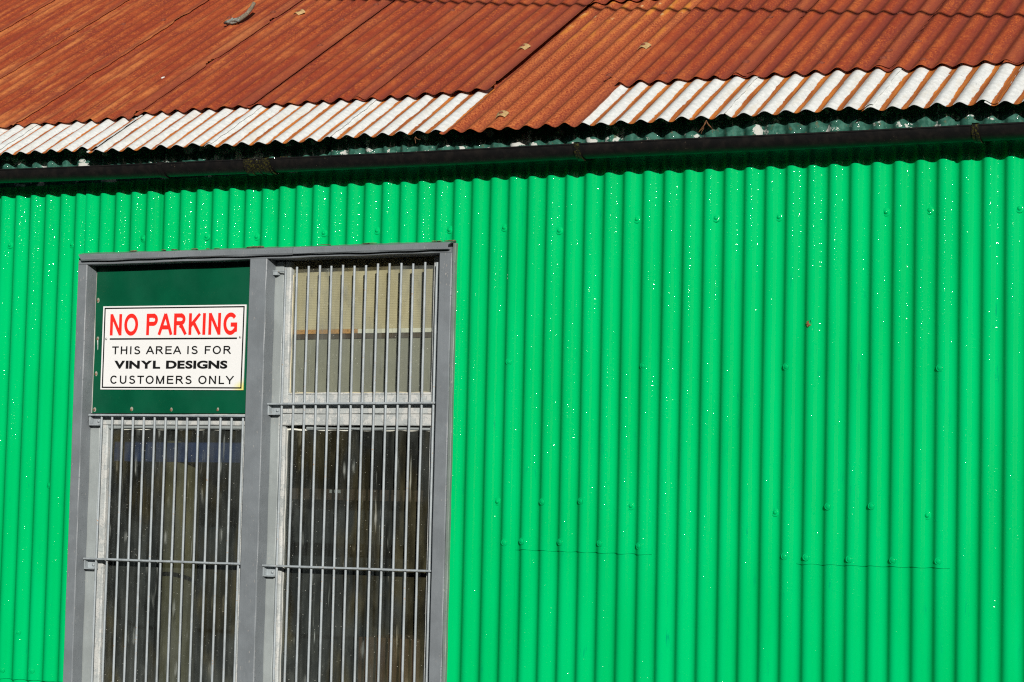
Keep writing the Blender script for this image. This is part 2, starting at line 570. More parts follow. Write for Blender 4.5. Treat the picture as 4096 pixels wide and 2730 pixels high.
def timber(x0, x1, y0, y1, z0, z1, axis, bev=0.003, wob=0.0012, seed=0, n=26):
    """a painted length of wood: chamfered section, edges a little out of true"""
    r = np.random.default_rng(seed + 100)
    lim = [(x0, x1), (y0, y1), (z0, z1)]
    a = 'xyz'.index(axis)
    o = [i for i in range(3) if i != a]
    (p0, p1), (q0, q1) = lim[o[0]], lim[o[1]]
    b = bev
    prof = [(p0 + b, q0), (p1 - b, q0), (p1, q0 + b), (p1, q1 - b), (p1 - b, q1), (p0 + b, q1), (p0, q1 - b), (p0, q0 + b)]
    ph = r.uniform(0, 6.28, (8, 3, 2))
    fr = r.uniform(3, 30, (8, 3))
    V, F = [], []
    ts = np.linspace(lim[a][0], lim[a][1], n)
    for t in ts:
        for k, (p, q) in enumerate(prof):
            dp = sum(math.sin(fr[k // 2, j] * t + ph[k // 2, j, 0]) for j in range(3)) / 3 * wob
            dq = sum(math.sin(fr[k // 2, j] * t + ph[k // 2, j, 1]) for j in range(3)) / 3 * wob
            c = [0, 0, 0]
            c[a], c[o[0]], c[o[1]] = t, p + dp, q + dq
            V.append(tuple(c))
    for i in range(n - 1):
        for k in range(8):
            k2 = (k + 1) % 8
            F.append([i * 8 + k, i * 8 + k2, (i + 1) * 8 + k2, (i + 1) * 8 + k])
    F.append(list(range(7, -1, -1)))
    F.append([(n - 1) * 8 + k for k in range(8)])
    if a == 1:
        F = [q[::-1] for q in F]
    return V, F


def tube(path, rad, sides=10, cap=True):
    P = [Vector(p) for p in path]
    rr = rad if isinstance(rad, (list, tuple)) else [rad] * len(P)
    V, F = [], []
    ref = Vector((0.31, 0.87, 0.37))
    for i, p in enumerate(P):
        d = (P[min(i + 1, len(P) - 1)] - P[max(i - 1, 0)]).normalized()
        a = d.cross(ref).normalized()
        b = d.cross(a)
        for k in range(sides):
            t = 2 * math.pi * k / sides
            V.append(tuple(p + (a * math.cos(t) + b * math.sin(t)) * rr[i]))
    for i in range(len(P) - 1):
        for k in range(sides):
            k2 = (k + 1) % sides
            F.append([i * sides + k, i * sides + k2, (i + 1) * sides + k2, (i + 1) * sides + k])
    if cap:
        F.append(list(range(sides))[::-1])
        F.append([(len(P) - 1) * sides + k for k in range(sides)])
    return V, F


def dome_disc(r, h, seg=14, washer=None):
    """screw or rivet head facing -Y at the origin: [radius, height] rings"""
    rings = [(r, 0.0), (r, h * 0.35), (r * 0.82, h * 0.75), (r * 0.45, h), (0, h * 1.05)]
    if washer:
        rings = [(washer, 0.0), (washer * 0.97, h * 0.22), (washer * 0.80, h * 0.30), (r * 1.15, h * 0.18)] + rings[1:]
    V, F = [], []
    for rr, hh in rings[:-1]:
        for k in range(seg):
            t = 2 * math.pi * k / seg
            V.append((rr * math.cos(t), -hh, rr * math.sin(t)))
    V.append((0, -rings[-1][1], 0))
    n = len(rings) - 1
    for i in range(n - 1):
        for k in range(seg):
            k2 = (k + 1) % seg
            F.append([i * seg + k, i * seg + k2, (i + 1) * seg + k2, (i + 1) * seg + k])
    for k in range(seg):
        F.append([(n - 1) * seg + k, (n - 1) * seg + (k + 1) % seg, n * seg])
    return V, F


def mesh_data(name, vf, mat, smooth=True, sharp=None):
    me = bpy.data.meshes.new(name)
    me.from_pydata([tuple(v) for v in vf[0]], [], vf[1])
    me.materials.append(mat)
    if smooth:
        me.shade_smooth()
        if sharp:
            me.set_sharp_from_angle(angle=R(sharp))
    return me


def inst(name, me, loc, parent, rot=None):
    o = bpy.data.objects.new(name, me)
    link(o, parent, W(*loc))
    if rot is not None:
        o.rotation_euler = rot
    return o


def wob2(x, y, seed, n=5, f0=1.0, f1=5.0):
    r = np.random.default_rng(seed)
    out = np.zeros_like(x)
    for _ in range(n):
        a, b, c = r.uniform(-f1, f1), r.uniform(-f1, f1), r.uniform(0, 6.28)
        out += np.sin(a * x + b * y + c)
    return out / n


def corrugated(name, xs, vs, place, phase, mat, parent, keep=None, edge=None, lap=None, thick=0.0012, shift=0.0):
    """a corrugated sheet with real thickness. place(X, V) gives points and normals; phase(X) is 1 on crests, 0 in valleys"""
    nx, nv = len(xs), len(vs)
    X, V = np.meshgrid(xs, vs, indexing='ij')
    if edge is not None:
        X = edge(X.copy(), V)
    P, N = place(X, V)
    P = P.copy()
    P[..., 2] += CAM_H
    front = P.reshape(-1, 3)
    back = (P - N * thick).reshape(-1, 3)
    K = np.ones((nx - 1, nv - 1), bool)
    if keep is not None:
        xc = (xs[:-1] + xs[1:]) / 2
        vc = (vs[:-1] + vs[1:]) / 2
        A, B = np.meshgrid(xc, vc, indexing='ij')
        K = keep(A, B)
    ii, jj = np.nonzero(K)
    idx = lambda i, j: i * nv + j
    q = np.stack([idx(ii, jj), idx(ii + 1, jj), idx(ii + 1, jj + 1), idx(ii, jj + 1)], 1)
    nF = nx * nv
    faces = [q, q[:, ::-1] + nF]
    Kp = np.zeros((nx + 1, nv + 1), bool)
    Kp[1:-1, 1:-1] = K
    rim = []
    for (di, dj, a, b) in ((-1, 0, (0, 1), (0, 0)), (1, 0, (1, 0), (1, 1)), (0, -1, (0, 0), (1, 0)), (0, 1, (1, 1), (0, 1))):
        m = K & ~Kp[1 + di:nx + di, 1 + dj:nv + dj]
        i2, j2 = np.nonzero(m)
        rim.append(np.stack([idx(i2 + a[0], j2 + a[1]), idx(i2 + b[0], j2 + b[1])], 1))
    rim = np.concatenate(rim)
    allv = np.concatenate([front, back])
    rv = np.concatenate([front[rim[:, 0]], front[rim[:, 1]], back[rim[:, 1]], back[rim[:, 0]]])
    m = len(rim)
    base = len(allv)
    rq = np.stack([base + np.arange(m), base + m + np.arange(m), base + 2 * m + np.arange(m), base + 3 * m + np.arange(m)], 1)
    verts = np.concatenate([allv, rv])
    F = np.concatenate(faces + [rq])
    smooth = np.zeros(len(F), bool)
    smooth[:len(F) - m] = True
    used = np.zeros(len(verts), bool)
    used[F.ravel()] = True
    remap = np.cumsum(used) - 1
    F = remap[F]
    uvx = np.concatenate([X.ravel(), X.ravel(), X.ravel()[rim[:, 0]], X.ravel()[rim[:, 1]], X.ravel()[rim[:, 1]], X.ravel()[rim[:, 0]]])
    uvv = np.concatenate([V.ravel(), V.ravel(), V.ravel()[rim[:, 0]], V.ravel()[rim[:, 1]], V.ravel()[rim[:, 1]], V.ravel()[rim[:, 0]]])
    uvx, uvv, verts = uvx[used], uvv[used], verts[used]
    org = (verts.min(0) + verts.max(0)) / 2
    me = bpy.data.meshes.new(name)
    me.from_pydata((verts - org).tolist(), [], F.tolist())
    me.polygons.foreach_set('use_smooth', smooth)
    ul = me.uv_layers.new(name='UVMap')
    fl = F.ravel()
    ul.data.foreach_set('uv', np.stack([uvx[fl], uvv[fl]], 1).astype(np.float32).ravel())
    at = me.attributes.new('crest', 'FLOAT', 'POINT')
    at.data.foreach_set('value', phase(uvx + shift).astype(np.float32))
    at = me.attributes.new('lap', 'FLOAT', 'POINT')
    at.data.foreach_set('value', (lap(uvx) if lap else np.zeros_like(uvx)).astype(np.float32))
    me.materials.append(mat)
    me.update()
    return link(bpy.data.objects.new(name, me), parent, org)


PITCH = 0.0762
AMP = 0.0105
FLANK = 1.05                       # flanks steeper than a pure sine
AMP_R = 0.0078                     # the roof iron is a little flatter
TAU = 2 * math.pi

# ================================================================== setting
g = mk('ground', [(-150, -150, -CAM_H), (150, -150, -CAM_H), (150, 150, -CAM_H), (-150, 150, -CAM_H)], [[0, 1, 2, 3]], ASPH)
tag(g, 'dark asphalt ground around the shed', kind='structure')

# ================================================================== the shed
shed = empty('corrugated_shed', (1.2, 0.0, -CAM_H), None,
             'green corrugated iron shed with rusty red roof, black gutter and barred grey window', 'building')

# ---- wall: timber stud frame behind, iron sheets and screws on it
WX0, WX1, WZ0, WZ1 = -0.472, 1.214, -0.95, 0.992        # window opening in the iron
stud = []
for x in (-1.9, -1.2, -0.56, 1.29, 1.9, 2.5, 3.1, 3.7):
    stud.append(box(x, x + 0.05, 0.03, 0.10, -CAM_H, 1.40, 0))
for z in (1.03, 0.53, 0.04, -0.7):
    stud.append(box(1.30, 3.9, 0.035, 0.09, z - 0.03, z + 0.03, 0))
stud.append(box(-2.4, 4.4, 0.035, 0.10, 1.34, 1.39, 0))
wall = mk('wall', *join(*stud), TIMBER, shed)


def wall_sheet(i0, i1, ph, z0=-CAM_H + 0.02, z1=1.425, y_off=0.0, seed=0, tuck=0.0035, bow=0.001, rise=None):
    x0, x1 = i0 * PITCH, i1 * PITCH
    xs = np.arange(x0, x1, PITCH / 14)
    xs = np.unique(np.concatenate([xs, [x1], [v for v in (WX0, WX1) if x0 < v < x1]]))
    xs = xs[np.concatenate([[True], np.diff(xs) > 1e-4])]
    vs = np.unique(np.concatenate([np.linspace(z0, z1, 56), [WZ1 + 0.15, WZ1 + 0.3] if z1 > 1.4 else [], [v for v in (WZ0, WZ1) if z0 < v < z1]]))

    def phase(X):
        c = np.cos(TAU * (X / PITCH - ph))
        return 0.5 + 0.5 * np.tanh(FLANK * c) / math.tanh(FLANK)

    def place(X, V):
        t = (X - x0) / (x1 - x0)
        jig = 0.0012 * wob2(V * 0.9, X * 0.15, seed + 40, 4)
        y = 2 * AMP * (1 - phase(X + jig)) - tuck * t + y_off + bow * wob2(X * 0.6, V * 0.9, seed + 7)
        # free edges curl very slightly
        y = y - 0.0015 * np.clip((t - 0.94) / 0.06, 0, 1) * (0.5 + 0.5 * np.sin(V * 6 + seed))
        s = 2 * AMP * 0.5 * TAU / PITCH * np.sin(TAU * (X / PITCH - ph))
        n = np.stack([s * 0 + s, -np.ones_like(X), np.zeros_like(X)], -1)
        n /= np.linalg.norm(n, axis=-1, keepdims=True)
        z = V
        if rise is not None:
            z = V + np.where(V < z0 + 0.01, rise * t + 0.0015 * np.sin(X * 90 + seed), 0)
        return np.stack([X, y, z], -1), n

    keep = lambda A, B: ~((A > WX0) & (A < WX1) & (B > WZ0) & (B < WZ1))
    if x0 > WX0 and x1 < WX1:                             # cut in two by the window
        corrugated('wall_sheet', xs, vs[vs <= WZ0], place, phase, MG, wall)
        return corrugated('wall_sheet', xs, vs[vs >= WZ1], place, phase, MG, wall)
    return corrugated('wall_sheet', xs, vs, place, phase, MG, wall, keep)


wall_sheet(-27.4, -20.2, 0.36, seed=1)
wall_sheet(-20.5, -13.2, 0.36, seed=2)
wall_sheet(-13.5, -6.17, 0.36, z0=-0.698, seed=3, y_off=-0.001, rise=0.004)
wall_sheet(-13.45, -6.2, 0.36, z1=-0.64, seed=4, y_off=0.0045, tuck=0.0)
wall_sheet(-6.19, -1.47, 0.92, seed=5, tuck=0.003)
wall_sheet(-1.8, 5.36, 0.0, seed=6)
wall_sheet(5.08, 12.45, 0.0, seed=7)
wall_sheet(12.1, 19.47, 0.0, seed=8)
wall_sheet(19.18, 26.46, 0.0, z0=-0.119, seed=9, y_off=-0.001, rise=-0.004)
wall_sheet(19.2, 26.44, 0.0, z1=-0.06, seed=10, y_off=0.0025, tuck=0.003)
wall_sheet(26.1, 33.44, 0.0, seed=11)
wall_sheet(33.15, 40.46, 0.0, z0=-0.139, seed=12, y_off=-0.001, rise=0.002)
wall_sheet(33.2, 40.44, 0.0, z1=-0.08, seed=13, y_off=0.0025, tuck=0.003)
wall_sheet(40.1, 47.5, 0.0, seed=14)
wall_sheet(47.15, 54.4, 0.0, seed=15)

# screws with dished washers, painted over
SCREW_ME = mesh_data('screw', dome_disc(0.0072, 0.0085, 14, 0.0150), MG)
SCREWF_ME = mesh_data('screw_flat', dome_disc(0.0085, 0.0042, 14, 0.0130), MG)
scr = [(-0.845, 1.051), (-0.531, 1.044), (-0.183, 1.057), (0.118, 1.054), (0.349, 1.046), (0.651, 1.05), (0.885, 1.051), (1.194, 1.044),
       (1.42, 1.044), (1.642, 1.025), (1.946, 1.055), (2.246, 1.048), (2.479, 1.043), (2.861, 1.046), (3.011, 1.046), (3.313, 1.04),
       (1.449, 0.554), (1.977, 0.534), (2.509, 0.528), (3.046, 0.519), (1.418, 0.051), (1.596, 0.054), (1.747, 0.058), (1.944, 0.045),
       (2.482, 0.033), (2.665, 0.057), (2.817, 0.061), (3.014, 0.034), (1.448, -0.095), (1.518, -0.089), (1.67, -0.088), (1.825, -0.088),
       (1.975, -0.094), (2.513, -0.114), (2.59, -0.115), (2.742, -0.117), (2.893, -0.117), (3.047, -0.115), (-0.601, 0.08),
       (-0.725, -0.508), (-0.799, -0.661), (-0.65, -0.656)]
for i, (x, z) in enumerate(scr):
    ph = 0.36 if x < -0.47 else (0.92 if x < -0.11 else 0.0)
    xx = x
    for _ in range(6):                                    # slide along the sight line into the corrugation
        f = 0.5 + 0.5 * math.cos(TAU * (xx / PITCH - ph))
        yy = 2 * AMP * (1 - f)
        xx = x - 0.6 * yy
    sl = AMP * TAU / PITCH * math.sin(TAU * (xx / PITCH - ph))
    me = SCREW_ME if i < 16 or (i in (20, 23, 24, 27)) else SCREWF_ME
    inst('screw', me, (xx, yy - 0.0035, z), wall, (random.uniform(-.1, .1), 0, math.atan(sl) * 0.55))

# ---- roof
TH = 0.5335
RN = np.array([0.0, -math.sin(TH), math.cos(TH)])
EAVE_Y, EAVE_Z, EAVE_S = -0.08, 1.408, -0.009


def roof_pt(X, V, off):
    P = np.stack([X, EAVE_Y + V * math.cos(TH), EAVE_Z + EAVE_S * X + V * math.sin(TH)], -1)
    return P + RN * np.asarray(off)[..., None]


raft = []
for x in np.arange(-3.3, 4.6, 0.9):
    a = roof_pt(np.array([x, x + 0.05]), np.array([0.12, 0.12]), np.array([-0.03, -0.03]))
    b = roof_pt(np.array([x, x + 0.05]), np.array([3.2, 3.2]), np.array([-0.03, -0.03]))
    d = np.array([0, 0, -0.09])
    vv = [a[0], a[1], b[1], b[0], a[0] + d, a[1] + d, b[1] + d, b[0] + d]
    raft.append(([tuple(q) for q in vv], [[0, 1, 2, 3], [7, 6, 5, 4], [0, 4, 5, 1], [1, 5, 6, 2], [2, 6, 7, 3], [3, 7, 4, 0]]))
roof = mk('roof', *join(*raft), TIMBER, shed)


def roof_sheet(x0, x1, v0, v1, val, base, mat, tint=0.3, seed=0, lift=0.005, wear=0.3, bites=(), wavy=0.004, rag=0.0, dv=0.02, lapw=0.07, tuck=0.0, shift=0.0, belly=0.0, amp=AMP_R):
    """val: phase (0..1) of the valleys; base: height of the sheet over the roof plane; bites: (v, depth, width) eaten out of the right edge"""
    xs = np.unique(np.concatenate([np.arange(x0, x1 - 0.03, PITCH / 12), np.linspace(x1 - 0.03, x1, 8)]))
    vs = np.arange(v0, v1, dv)
    if bites:
        vs = np.unique(np.concatenate([vs] + [np.arange(max(v0, b[0] - b[2] * 1.6), b[0] + b[2] * 1.6, 0.004) for b in bites]))
        vs = vs[np.concatenate([[True], np.diff(vs) > 0.002])]

    def phase(X):
        return 0.5 - 0.5 * np.cos(TAU * (X / PITCH - val))

    r = np.random.default_rng(seed)

    def edge(X, V):
        t = np.clip((X - (x1 - 0.03)) / 0.03, 0, 1)
        d = 0.0015 * np.sin(V * 37 + seed) + 0.001 * np.sin(V * 91 + seed * 2)
        for bv, bd, bw in bites:
            u = (V - bv) / bw
            jag = 0.75 + 0.25 * np.sin(V * 420 + seed) * np.sin(V * 173)
            d = d - bd * np.exp(-np.abs(u) ** 3) * jag
        if rag:
            d = d - rag * np.clip(np.sin(V * 61 + seed) * np.sin(V * 143 + 1) - 0.3, 0, 1)
        return X + d * t

    def place(X, V):
        t = (X - x0) / (x1 - x0)
        off = base + 2 * amp * (phase(X) - 0.5)
        off = off + lift * np.clip(t, 0, 1) ** 2 * (0.75 + 0.25 * np.sin(V * 2.3 + seed)) - tuck * (1 - t)
        off = off + 0.0012 * wob2(X * 0.8, V * 0.7, seed + 3)
        e = np.exp(-(V - v0) / 0.05)
        lipv = wavy * e * (0.5 * np.sin(X * 33 + seed) + 0.5 * np.sin(X * 71 + seed * 3))
        off = off + 0.0012 * e * np.sin(X * 47 + seed) + belly * e
        VV = V + lipv * 1.0
        s = amp * TAU / PITCH * np.sin(TAU * (X / PITCH - val))
        n = np.stack([-s, RN[1] + 0 * X, RN[2] + 0 * X], -1)
        n /= np.linalg.norm(n, axis=-1, keepdims=True)
        return roof_pt(X, VV, off), n

    lapf = lambda X: np.clip((X - (x1 - lapw)) / 0.02, 0, 1)
    o = corrugated('roof_sheet', xs, vs, place, phase, mat, roof, None, edge, lapf, 0.0011, shift)
    o['tint'] = tint
    o['wear'] = wear
    return o


LAPS = [-2.55, -2.02, -1.49, -0.955, -0.39, 0.155, 0.683, 1.226, 1.752, 2.266, 2.798, 3.252, 3.80, 4.35]
VAL = [0.82, 0.82, 0.82, 0.82, 0.92, 0.92, 0.86, 0.80, 0.57, 0.52, 0.52, 0.52, 0.52]
TOPV = 3.3
tints = [1, 1, 1.0, 1.0, 0.6, 0.4, 0.35, 0.6, 0.3, 0.25, 0.2, 0.2, 0.2]
v0s = [0.26, 0.26, 0.26, 0.29, 0.345, 0.36, 0.36, 1.375, 0.365, 0.362, 0.352, 0.34, 0.345]
bite_list = {
    2: [(1.60, 0.018, 0.05), (0.85, 0.012, 0.06), (0.29, 0.012, 0.02)],
    3: [(0.955, 0.026, 0.045), (1.495, 0.022, 0.03), (0.36, 0.02, 0.03)],
    4: [(0.36, 0.02, 0.02)],
    5: [],
    6: [(0.50, 0.012, 0.07), (0.45, 0.012, 0.02)],
    7: [], 8: [(0.99, 0.022, 0.015), (1.06, 0.012, 0.03), (0.39, 0.02, 0.025)],
    9: [(0.85, 0.010, 0.02), (0.80, 0.008, 0.02), (0.74, 0.009, 0.02), (0.63, 0.008, 0.03), (0.37, 0.012, 0.015)],
}
lifts = [.005, .005, .006, .005, .006, .003, .003, .012, .008, .006, .003, .003, .003]
for i in range(len(LAPS) - 1):
    x0, x1 = LAPS[i] - (0.012 if i in (4, 8) else 0.06), LAPS[i + 1]
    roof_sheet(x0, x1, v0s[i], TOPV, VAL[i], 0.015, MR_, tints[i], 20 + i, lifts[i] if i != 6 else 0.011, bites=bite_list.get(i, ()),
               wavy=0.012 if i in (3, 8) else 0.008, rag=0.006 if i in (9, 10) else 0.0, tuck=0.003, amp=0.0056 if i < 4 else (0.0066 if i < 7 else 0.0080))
# the long odd sheet that runs under its neighbours down to the eaves
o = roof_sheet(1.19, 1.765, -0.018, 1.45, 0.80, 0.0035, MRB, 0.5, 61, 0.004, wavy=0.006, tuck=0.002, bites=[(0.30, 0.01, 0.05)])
# white-painted eaves sheets
wl = [(-3.0, -2.45, -0.005, .82, .3), (-2.5, -1.93, -0.005, .82, .3), (-1.98, -1.41, -0.005, .82, .3), (-1.46, -0.87, -0.004, .82, .24), (-0.92, -0.352, -0.008, .82, .25), (-0.402, 0.20, -0.024, .92, .26),
      (0.165, 0.73, -0.030, .92, .27), (0.68, 1.234, -0.006, .86, .27), (1.757, 2.30, -0.006, .57, .26), (2.275, 2.83, 0.012, .52, .25), (2.79, 3.255, 0.002, .52, .25), (3.21, 3.86, 0.0, .52, .26),
      (3.81, 4.4, 0.0, .52, .36)]
for j, (x0, x1, v0, ph, wr) in enumerate(wl):
    roof_sheet(x0, x1, v0, 0.33 if x0 < -0.5 else 0.45, ph, 0.0, MW, 0.3, 80 + j, 0.0035, wear=wr, wavy=0.004, tuck=0.003, dv=0.012, shift=-0.004)

# the far slope and the ridge so the shed is a whole building
rp = roof_pt(np.array([-3.0, 4.3]), np.array([TOPV, TOPV]), np.array([0.02, 0.02]))
far = [tuple(rp[0]), tuple(rp[1]), (4.3, rp[0][1] + 2.9, rp[1][2] - 1.7), (-3.0, rp[0][1] + 2.9, rp[0][2] - 1.7)]
mk('back_slope', far, [[0, 1, 2, 3]], MR_, roof)
mk('ridge_cap', *tube([tuple(rp[0]), tuple((rp[0] + rp[1]) / 2), tuple(rp[1])], 0.06, 12), MR_, roof)
yb = rp[0][1] + 2.7
mk('end_wall', [(-2.06, .05, -CAM_H), (-2.06, yb, -CAM_H), (-2.06, yb, 1.40), (-2.06, rp[0][1], 3.0), (-2.06, .05, 1.43)], [[0, 1, 2, 3, 4]], MG, shed)
mk('end_wall', [(4.12, .05, -CAM_H), (4.12, yb, -CAM_H), (4.12, yb, 1.40), (4.12, rp[0][1], 2.95), (4.12, .05, 1.40)], [[0, 1, 2, 3, 4]], MG, shed)
mk('back_wall', [(-2.06, yb, -CAM_H), (4.12, yb, -CAM_H), (4.12, yb, 1.5), (-2.06, yb, 1.5)], [[0, 1, 2, 3]], MG, shed)

# nail heads on the crests, and tan diamond washers
NAIL_ME = mesh_data('nail', dome_disc(0.0085, 0.006, 10, 0.014), NAIL)
NAIL_H = mesh_data('nail_head', dome_disc(0.0085, 0.0035, 10), NAIL)


def snap_crest(x, i):
    v = VAL[i]
    k = round(x / PITCH - v - 0.5)
    return (k + v + 0.5) * PITCH


nails = [(-1.268, 1.585), (-1.563, 1.562), (-1.498, 1.519), (-1.027, 1.584), (-0.691, 1.551), (-0.468, 1.568), (-0.143, 1.546), (0.097, 1.034), (0.016, 1.374),
         (0.392, 1.545), (0.624, 1.555), (0.08, 1.557), (0.56, 1.395), (0.634, 1.026), (0.56, 0.693), (0.875, 0.438), (1.082, 1.445), (1.704, 0.418),
         (1.909, 0.428), (2.142, 0.986), (2.676, 0.928), (2.748, 0.508), (2.825, 0.61), (2.515, 0.433), (2.206, 0.483), (2.742, 0.434), (3.138, 0.414), (2.904, 0.409)]
RROT = (TH - R(90), 0, 0)


def sheet_of(x):
    for i in range(len(LAPS) - 1):
        if LAPS[i] <= x < LAPS[i + 1]:
            return i
    return 0


for x, v in nails:
    i = sheet_of(x)
    xx = snap_crest(x, i)
    t = (xx - LAPS[i]) / 0.53
    p = roof_pt(np.array([xx]), np.array([v]), np.array([0.012 + AMP_R + lifts[i] * t * t - 0.0025 * (1 - t)]))[0]
    inst('nail', NAIL_ME, tuple(p), roof, (TH - R(90) + random.uniform(-.15, .15), random.uniform(-.15, .15), 0))


def washer_mesh():
    V, F = [], []
    n = 9
    for i in range(n):
        for j in range(n):
            a, b = i / (n - 1) * 2 - 1, j / (n - 1) * 2 - 1
            # a square plate bent over the crest, corners drawn out
            x, y = a * 0.021 * (1 + 0.15 * b), b * 0.020 * (1 - 0.1 * a)
            h = 0.012 - 0.010 * a * a + 0.0015 * b
            V.append((x, -h, y))
    for i in range(n - 1):
        for j in range(n - 1):
            F.append([i * n + j, (i + 1) * n + j, (i + 1) * n + j + 1, i * n + j + 1])
    m = len(V)
    V += [(x, y + 0.0015, z) for x, y, z in V]
    F += [[q + m for q in f[::-1]] for f in F]
    b = [i for i in range(n)] + [i * n + n - 1 for i in range(1, n)] + [(n - 1) * n + j for j in range(n - 2, -1, -1)] + [i * n for i in range(n - 2, 0, -1)]
    for k in range(len(b)):
        a0, a1 = b[k], b[(k + 1) % len(b)]
        F.append([a1, a0, a0 + m, a1 + m])
    return V, F


WASH_ME = mesh_data('washer', washer_mesh(), WASH, True, 40)
for x, v, i, hh, rz in ((-0.298, 1.530, 4, 0.0145, 0.5), (1.173, 0.805, 6, 0.0205, 0.15), (1.705, 0.765, 7, 0.005, 0.1), (1.42, 0.098, 7, 0.0025, -0.1)):
    xx = snap_crest(x, i)
    p = roof_pt(np.array([xx]), np.array([v]), np.array([hh + AMP_R - 0.002]))[0]
    w = inst('washer', WASH_ME, tuple(p), roof)
    w.rotation_euler = (Matrix.Rotation(TH - R(90), 3, 'X') @ Matrix.Rotation(rz, 3, 'Y')).to_euler()
    q = roof_pt(np.array([xx]), np.array([v]), np.array([hh + AMP_R + 0.010]))[0]
    inst('nail', NAIL_H, tuple(q), roof, RROT)

# ---- gutter: two lengths of half-round plastic, a union between them, brackets
GR, GY = 0.0455, -0.098


def gut_z(x):
    return 1.3335 - (x + 0.8) * 0.0142 if x < 0.432 else 1.3160 - (x - 0.432) * 0.0079


def half_round(x0, x1, r, t, n=40, lip=0.004):
    prof = []
    for k in range(19):
        a = math.pi + math.pi * k / 18
        prof.append((GY + r * math.cos(a), r * math.sin(a)))
    prof += [(GY + r, lip), (GY + r - t - 0.002, lip)]
    for k in range(18, -1, -1):
        a = math.pi + math.pi * k / 18
        prof.append((GY + (r - t) * math.cos(a), (r - t) * math.sin(a)))
    prof += [(GY - r + t + 0.003, lip), (GY - r - 0.0025, lip), (GY - r - 0.0025, lip - 0.005)]
    V, F = [], []
    m = len(prof)
    for i in range(n + 1):
        x = x0 + (x1 - x0) * i / n
        sag = 0.0009 * math.sin(x * 4.1)
        for y, z in prof:
            V.append((x, y, gut_z(x) + z + sag))
    for i in range(n):
        for k in range(m):
            k2 = (k + 1) % m
            F.append([i * m + k, i * m + k2, (i + 1) * m + k2, (i + 1) * m + k])
    F.append(list(range(m))[::-1])
    F.append([n * m + k for k in range(m)])
    return V, F


gutter = mk('gutter', *half_round(-2.6, 0.430, GR, 0.0025), GUT, shed, True, 40)
mk('gutter_length', *half_round(0.434, 4.3, GR - 0.0005, 0.0025), GUT, gutter, True, 40)


def strap(x0, x1, r0, r1, a0=182, a1=352, n=22):
    V, F = [], []
    for i in range(n + 1):
        a = R(a0 + (a1 - a0) * i / n)
        for x, r in ((x0, r1), (x1, r1), (x1, r0), (x0, r0)):
            V.append((x, GY + r * math.cos(a), gut_z((x0 + x1) / 2) + r * math.sin(a)))
    for i in range(n):
        for k in range(4):
            k2 = (k + 1) % 4
            F.append([i * 4 + k, (i + 1) * 4 + k, (i + 1) * 4 + k2, i * 4 + k2])
    F.append([0, 1, 2, 3])
    F.append([n * 4 + 3, n * 4 + 2, n * 4 + 1, n * 4])
    return V, F


def clip(xc, w):
    z = gut_z(xc)
    return join(box(xc - w / 2, xc + w / 2, GY - GR - 0.006, GY - GR + 0.012, z + 0.0035, z + 0.0085, 0.001),
                box(xc - w / 2, xc + w / 2, GY - GR - 0.006, GY - GR - 0.0025, z - 0.008, z + 0.0085, 0.001))


for xc in (-0.012, 1.77, 3.199, -1.8):
    z = gut_z(xc)
    mk('gutter_bracket', *join(strap(xc - 0.013, xc - 0.003, GR + 0.0005, GR + 0.004), strap(xc - 0.001, xc + 0.010, GR + 0.0005, GR + 0.0055), clip(xc, 0.022),
                               box(xc - 0.012, xc + 0.012, -0.053, 0.0, z - 0.03, z + 0.003, 0.001)), GUT_M if xc > 1 else GUT, gutter, True, 35)
un = [strap(0.372, 0.492, GR + 0.0008, GR + 0.003)]
for xa, xb, h in ((0.376, 0.402, 0.0065), (0.428, 0.434, 0.0055), (0.458, 0.480, 0.0065), (0.487, 0.492, 0.0055)):
    un.append(strap(xa, xb, GR + 0.001, GR + h))
un.append(clip(0.389, 0.026))
un.append(clip(0.469, 0.024))
for xb in (0.392, 0.492):
    z = gut_z(xb)
    un.append(box(xb - 0.014, xb + 0.014, -0.056, -0.042, z - 0.004, z + 0.024, 0.002))
mk('gutter_union', *join(*un), GUT_M, gutter, True, 35)

# ================================================================== window
win = empty('window', (0.37, 0.0, -0.95), shed)
FY, SY, GYL = -0.02, 0.045, 0.073      # frame face, stop face, glass
BOT = -0.94
mk('jamb', *timber(-0.482, -0.437, FY, SY, BOT, 0.968, 'z', seed=1), GREY, win)
mk('jamb', *timber(1.161, 1.213, FY, SY + 0.03, BOT, 0.968, 'z', seed=2), GREY, win)
mk('jamb_trim', *timber(1.2135, 1.2265, FY + 0.004, 0.012, BOT, 0.990, 'z', 0.002, seed=3), GREY_SIDE, win)
mk('mullion', *timber(0.334, 0.411, FY - 0.001, SY, BOT, 0.966, 'z', seed=4), GREY, win)
mk('head_rail', *timber(-0.476, 1.212, FY - 0.002, SY + 0.04, 0.9555, 0.975, 'x', 0.002, wob=0.0012, seed=5, n=60), GREY, win)
mk('sill', *timber(-0.52, 1.26, -0.06, SY + 0.03, BOT - 0.04, BOT, 'x', seed=6), GREY, win)


